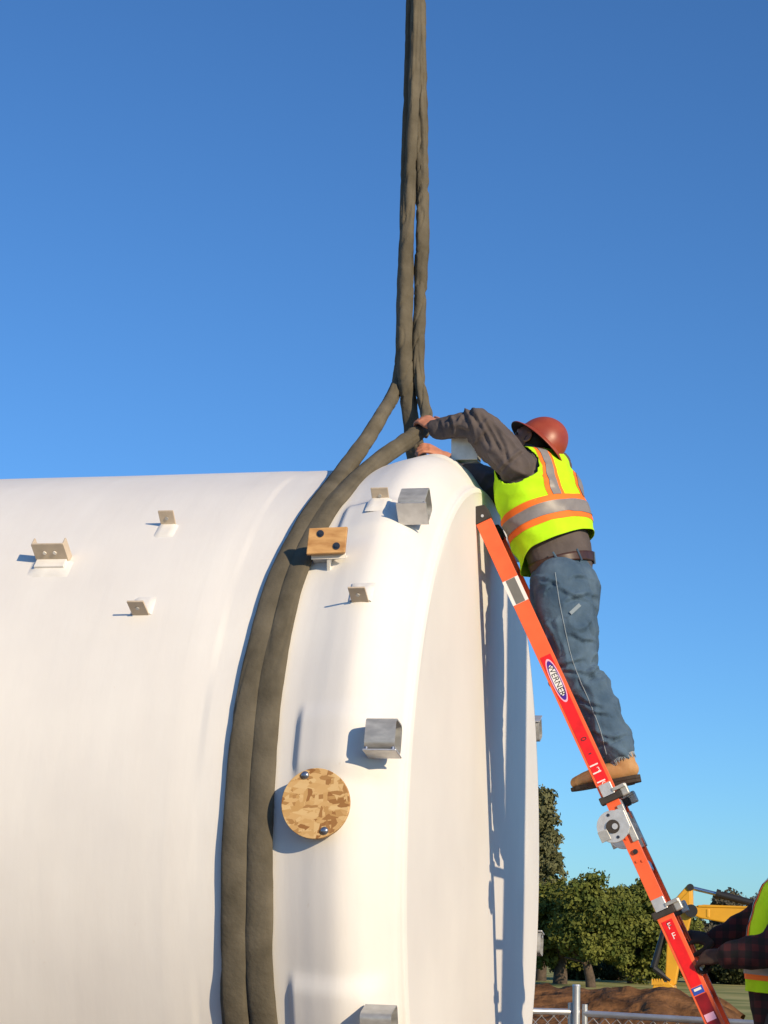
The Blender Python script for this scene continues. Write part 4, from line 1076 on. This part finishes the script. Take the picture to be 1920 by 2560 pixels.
    # ---- vest
    arms = [(Lsh+(Lsh-Lel)*0.1, Lel, 0.098), (Rsh, Rel, 0.098)]
    def hem(w):                                     # w: 0 = left side, pi/2 = back, -pi/2 = front
        fr = max(0, -math.sin(w)); sd = max(0, math.cos(w))
        return 0.175-0.14*fr**1.2-0.03*sd
    def flare(t, w):
        fr = max(0, -math.sin(w)); return 0.030*max(0, (0.40-t)/0.40)*(0.4+0.9*fr)
    build_vest(root, T, 0.0, 0.97, arms, 3.0, hem, off=0.016, amp=0.012, band=(0.235, 0.365), latc=0.058, flare=flare, front=False, vtaper=-0.55, latr=0.135)
    # ---- hat
    hard_hat(root, PY(1349, 1110, -0.19), Vector((0.645, 0.20, 0.735)), Vector((-0.74, 0.1, 0.66)), 1.03)
worker_on_ladder()

def worker_holding():
    Yw = -0.25
    cen = PY(1972, 2340, Yw); gz = ground_z(cen.x, Yw)+0.02
    def at(px, py, y=Yw): return PY(px, py, y)
    root = empty('person', Vector((cen.x, Yw, gz)))
    tag(root, 'person in lime vest and plaid shirt holding the ladder at the right edge', 'person')
    ps = math.radians(14); lt = Vector((-math.sin(ps), -math.cos(ps), 0))
    T = Torso([(at(1962, 2530), lt, 0.170, 0.140), (at(1964, 2475), lt, 0.180, 0.148), (at(1968, 2400), lt, 0.190, 0.152), (at(1976, 2330), lt, 0.195, 0.150), (at(1986, 2275), lt, 0.195, 0.140), (at(1996, 2232), lt, 0.180, 0.118), (at(2004, 2200), lt, 0.130, 0.090), (at(2010, 2178), lt, 0.078, 0.066)])
    T.backref = Vector((1, 0, 0)); T.prep()
    Lsh, Lel, Lwr = at(2004, 2272, -0.46), at(1934, 2374, -0.56), at(1818, 2390, -0.50)
    Rsh, Rel, Rwr = at(1966, 2255, -0.06), at(1872, 2318, 0.06), at(1790, 2352, 0.03)
    hipL, hipR = at(1972, 2545, -0.34), at(1972, 2545, -0.16)
    anL = Vector((hipL.x+0.06, -0.66, gz+0.09)); anR = Vector((hipR.x+0.06, 0.20, gz+0.09))
    knL = hipL.lerp(anL, 0.5)+Vector((0.0, -0.06, 0)); knR = hipR.lerp(anR, 0.5)+Vector((0.0, 0.06, 0))
    neck = at(2030, 2185); hc = at(2045, 2112); hup = Vector((0, 0, 1)); hf = Vector((-0.95, 0.1, 0.3))
    bm = bmesh.new(); head(bm, hc, hf, hup); loft(bm, [neck-hup*0.04, neck, hc-hup*0.03], [0.062, 0.060, 0.056])
    loft(bm, [Vector(T.at(t)[:3]) for t in (0.0, 0.3, 0.55, 0.75, 0.9)], [(0.12, 0.09), (0.13, 0.10), (0.14, 0.10), (0.14, 0.09), (0.09, 0.06)], side=lt)
    loft(bm, [T.s[0][0], (hipL+hipR)/2], [(0.12, 0.09), (0.13, 0.09)], side=lt)
    for a, b, c in ((Lsh, Lel, Lwr), (Rsh, Rel, Rwr)):
        loft(bm, [a, b, c], [0.055, 0.042, 0.030]); loft(bm, [a, Vector(T.at(0.75)[:3])], [0.055, 0.06])
    for a, b, c in ((hipL, knL, anL), (hipR, knR, anR)): loft(bm, [a, b, c], [0.085, 0.055, 0.04])
    link_mesh('body', remeshed(bm, 0.008, 2), M['skin'], root, True); eyes(root, hc, hf, hup)
    bm = bmesh.new()
    wl = at(1772, 2392, -0.46)-Lwr; hand(bm, Lwr, wl, Vector((0, -0.6, 0.8)), 1, 1.15, 1.28, 0.02)
    me = remeshed(bm, 0.006, 2); link_mesh('work_glove', me, M['glove'], root, True)
    bm = bmesh.new(); wr = at(1752, 2345, 0.0)-Rwr; hand(bm, Rwr, wr, Vector((0, -0.5, 0.85)), -1, 1.15, 1.28, 0.02)
    link_mesh('work_glove', remeshed(bm, 0.006, 2), M['glove'], root, True)
    bm = bmesh.new()
    ts = (-0.0, 0.14, 0.28, 0.43, 0.57, 0.71, 0.83, 0.95)
    loft(bm, [Vector(T.at(t)[:3]) for t in ts], [(T.at(t)[6], T.at(t)[7]) for t in ts], side=lt, n=28)
    for a, b, c in ((Lsh, Lel, Lwr), (Rsh, Rel, Rwr)):
        loft(bm, [a+(a-b)*0.05, a.lerp(b, .5), b, b.lerp(c, .5), c.lerp(b, 0.04)], [0.085, 0.080, 0.074, 0.064, 0.052])
    me = remeshed(bm, 0.008, 3); displace(me, lambda c, n: fold(c, 0.008, (11, 11, 11), 5)); link_mesh('shirt', me, M['plaid'], root, True)
    bm = bmesh.new(); wst = T.s[0][0]; hc2 = (hipL+hipR)/2
    loft(bm, [wst+Vector((0, 0, 0.03)), wst.lerp(hc2, .5), hc2], [(0.155, 0.118), (0.165, 0.13), (0.165, 0.13)], side=lt)
    for a, b, c in ((hipL, knL, anL), (hipR, knR, anR)): loft(bm, [a, a.lerp(b, .5), b, b.lerp(c, .5), c], [0.105, 0.10, 0.085, 0.08, 0.08])
    me = remeshed(bm, 0.009, 3); displace(me, lambda c, n: fold(c, 0.006, (9, 9, 9), 1)); link_mesh('trousers', me, M['darkjean'], root, True)
    for a in (anL, anR): boot(root, Vector((a.x+0.075, a.y, gz+0.018)), Vector((a.x-0.215, a.y, gz+0.018)), Vector((0, 0, 1)))
    arms = [(Lsh, Lel, 0.088), (Rsh, Rel, 0.088)]
    build_vest(root, T, 0, 0.97, arms, 9.0, lambda w: 0.115, off=0.013, amp=0.007, band=(0.180, 0.280), latc=0.088)
    hard_hat(root, hc+Vector((0.0, 0, 0.075)), Vector((0.1, 0, 1)), Vector((-1, 0, 0.1)))
worker_holding()

# ================================================================== FENCE
def fence_tube(name, p, q, r, parent):
    bm = bmesh.new(); rod(bm, p, q, r, n=12); return from_bm(name, bm, M['fence'], parent, smooth=True, autosmooth=40)
M['fence'] = mat('galvanized_fence_pipe', (0.55, 0.57, 0.60), 0.35, 0.6, var=0.1, scale=10)
FY = 4.1
post_top = PY(1442, 2464, FY)
def panel(pxa, pya, pxb, pyb, ya, yb, label):
    a = PY(pxa, pya, ya); b = PY(pxb, pyb, yb); bot = GZ+0.06
    t = empty('wire_fence', Vector((a.x, a.y, GZ))); tag(t, label, 'fence', 'temporary fence panels')
    fence_tube('top_rail', a, b, 0.021, t); fence_tube('bottom_rail', Vector((a.x, a.y, bot)), Vector((b.x, b.y, bot)), 0.017, t)
    fence_tube('upright', Vector((a.x, a.y, GZ)), a+Vector((0, 0, 0.06)), 0.019, t); fence_tube('upright', Vector((b.x, b.y, GZ)), b+Vector((0, 0, 0.06)), 0.019, t)
    bm = bmesh.new(); L = (b-a); Lh = Vector((L.x, L.y, 0)).length; e = Vector((L.x, L.y, 0))/Lh; h = a.z-bot; stp = 0.085
    k = -h
    while k < Lh:
        for s in (1, -1):
            u0, u1 = (k, k+h) if s > 0 else (k+h, k); z0, z1 = 0, h
            c0, c1 = max(0, min(u0, u1)), min(Lh, max(u0, u1))
            if c1 <= c0: continue
            f = lambda u: (u-u0)/(u1-u0)*h
            p = Vector((a.x, a.y, bot))+e*c0+Vector((0, 0, f(c0))); q = Vector((a.x, a.y, bot))+e*c1+Vector((0, 0, f(c1)+0*L.z))
            rod(bm, p, q, 0.0026, n=4)
        k += stp
    o = from_bm('chain_link', bm, M['fence'], t); o['kind'] = 'stuff'
    return t
panel(1180, 2524, 1427, 2530, FY-0.3, FY, 'wire fence panel between the tank end and the fence post')
panel(1462, 2534, 1905, 2560, FY, FY-0.35, 'wire fence panel right of the fence post, behind the ladder')
t = empty('fence_post', Vector((post_top.x, FY, GZ))); tag(t, 'tall bare galvanized fence post standing between two wire panels', 'post')
fence_tube('pipe', Vector((post_top.x, FY-0.02, GZ-0.1)), Vector((post_top.x, FY-0.02, post_top.z)), 0.026, t)
bm = bmesh.new(); q = Vector((post_top.x, FY-0.02, post_top.z)); rod(bm, q-Vector((0, 0, 0.004)), q+Vector((0, 0, 0.008)), 0.028, 0.024, 14); from_bm('cap', bm, M['fence'], t)

# ================================================================== EXCAVATOR
def excavator():
    Y = 24.0
    ex = PX_ = None
    t = empty('excavator', Vector((PY(2150, 2480, Y).x, Y, GZ))); tag(t, 'yellow excavator with raised boom working behind the soil heap', 'excavator')
    def E(px, py, dy=0.0): return PY(px, py, Y+dy)
    ax, az = Vector((1, 0, 0)), Vector((0, 0, 1))
    def slab(name, poly, hw, m, parent=t, dy=0.0):
        bm = bmesh.new(); pts = [E(*p) for p in poly]; f = [bm.verts.new(p+Vector((0, dy-hw, 0))) for p in pts]; b = [bm.verts.new(p+Vector((0, dy+hw, 0))) for p in pts]; n = len(pts)
        for i in range(n): bm.faces.new((f[i], f[(i+1) % n], b[(i+1) % n], b[i]))
        bm.faces.new(f); bm.faces.new(b[::-1])
        return from_bm(name, bm, m, parent, bevel=0.02)
    # stick: head at the boom pin, then down to the bucket
    st = slab('stick', [(1722, 2210), (1732, 2216), (1733, 2268), (1728, 2300), (1714, 2350), (1700, 2405), (1690, 2462), (1672, 2466), (1664, 2440), (1668, 2360), (1680, 2300), (1690, 2246)], 0.14, M['yellow'])
    slab('rib', [(1700, 2250), (1728, 2222), (1728, 2264), (1706, 2290)], 0.155, M['yellow'], st)
    bo = slab('boom', [(1728, 2268), (1760, 2262), (1870, 2266), (1960, 2286), (2080, 2380), (2110, 2440), (2075, 2448), (2020, 2400), (1930, 2335), (1838, 2312), (1752, 2296), (1732, 2288)], 0.17, M['yellow'])
    slab('stiffener', [(1766, 2272), (1776, 2272), (1776, 2296), (1766, 2294)], 0.18, M['yellow'], bo)
    slab('wear_decal', [(1812, 2300), (1842, 2288), (1836, 2302)], 0.176, M['machblack'], bo)
    slab('edge_plate', [(1745, 2263), (1870, 2266), (1870, 2272), (1745, 2269)], 0.19, M['yellow'], bo)
    bm = bmesh.new(); rod(bm, E(1728, 2277, -0.24), E(1728, 2277, 0.24), 0.11, n=16); from_bm('boom_pin', bm, M['machblack'], t, smooth=True, autosmooth=40)
    bm = bmesh.new(); rod(bm, E(1726, 2218, -0.17), E(1726, 2218, 0.17), 0.06, n=14); from_bm('stick_pin', bm, M['machblack'], t)
    bm = bmesh.new(); rod(bm, E(1726, 2219), E(1800, 2237), 0.035, n=12); r_ = from_bm('ram_rod', bm, M['chrome'], t, smooth=True, autosmooth=40)
    bm = bmesh.new(); rod(bm, E(1792, 2235), E(1915, 2266), 0.062, n=14); rod(bm, E(1790, 2234), E(1800, 2237), 0.085, n=14); from_bm('ram_barrel', bm, M['machblack'], t, smooth=True, autosmooth=40)
    bm = bmesh.new(); rod(bm, E(1686, 2262, 0.0), E(1660, 2330, 0.0), 0.035, n=10); rod(bm, E(1662, 2325, 0), E(1634, 2420, 0), 0.06, n=12); from_bm('bucket_ram', bm, M['machblack'], t)
    bm = bmesh.new(); rod(bm, E(1634, 2420, -0.1), E(1676, 2452, -0.1), 0.05, n=8); rod(bm, E(1634, 2420, 0.1), E(1676, 2452, 0.1), 0.05, n=8); from_bm('bucket_link', bm, M['machblack'], t)
    slab('bucket', [(1676, 2456), (1640, 2452), (1632, 2475), (1640, 2500), (1668, 2510), (1692, 2490), (1688, 2464)], 0.32, M['yellow'])
    for i in range(5):
        bm = bmesh.new(); q = E(1633+i*6, 2462, -0.30); rod(bm, q, q+Vector((-0.02, 0, 0.10)), 0.045, 0.01, 5); from_bm('tooth', bm, M['yellow'], t)
    # carrier: tracks, house, cab, counterweight (beyond the right edge of the picture)
    c = Vector((PY(2190, 2480, Y).x, Y, GZ))
    for s in (-1, 1):
        bm = bmesh.new(); out = []
        for k in range(24):
            a = 2*math.pi*k/24; out.append((math.cos(a)*0.36+(0.95 if math.cos(a) > 0 else -0.95), 0.36+math.sin(a)*0.36))
        prism(bm, out, ax, az, Vector((0, 1, 0)), c+Vector((0, s*0.75-0.2, 0)), 0, 0.4); from_bm('track', bm, M['machblack'], t, bevel=0.02)
    bm = bmesh.new(); box(bm, c+Vector((0.1, 0, 1.15)), ax, Vector((0, 1, 0)), az, (1.2, 0.95, 0.42)); from_bm('house', bm, M['yellow'], t, bevel=0.06)
    bm = bmesh.new(); box(bm, c+Vector((1.35, 0, 1.2)), ax, Vector((0, 1, 0)), az, (0.25, 0.95, 0.45)); from_bm('counterweight', bm, M['machblack'], t, bevel=0.08)
    bm = bmesh.new(); prism(bm, [(-0.75, 0), (0.45, 0), (0.45, 1.05), (-0.45, 1.05), (-0.75, 0.55)], ax, az, Vector((0, 1, 0)), c+Vector((-0.3, -0.9, 1.57)), 0, 0.85); cab = from_bm('cab', bm, M['yellow'], t, bevel=0.03)
    bm = bmesh.new(); prism(bm, [(-0.64, 0.1), (0.35, 0.1), (0.35, 0.95), (-0.40, 0.95), (-0.64, 0.52)], ax, az, Vector((0, 1, 0)), c+Vector((-0.3, -0.905, 1.57)), -0.004, 0); from_bm('window', bm, M['glass'], cab)
excavator()

# ================================================================== SHADOW MAST (unseen, added beyond the right edge to shade the tank end)
def mast():
    f = 4.6
    ctr = Vector((0, 0.80, 0)); p = ctr+Vector((SD.x, SD.y, 0)).normalized()*f*1.32
    h = Vector((SD.x, SD.y, 0)).normalized(); s = Vector((-h.y, h.x, 0)); up = Vector((0, 0, 1))
    base = Vector((p.x, p.y, ground_z(p.x, p.y)))
    t = empty('shadow_mast', base); tag(t, 'unseen upright mast added right of the ladder to shade the tank end', 'shadow caster')
    bm = bmesh.new(); box(bm, base+up*4.0, h, s, up, (0.22, 0.262, 4.0)); from_bm('column', bm, M['yellow'], t, bevel=0.02)
    bm = bmesh.new(); box(bm, base+up*0.03, h, s, up, (0.6, 0.6, 0.06)); from_bm('base_plate', bm, M['machblack'], t, bevel=0.02)
mast()
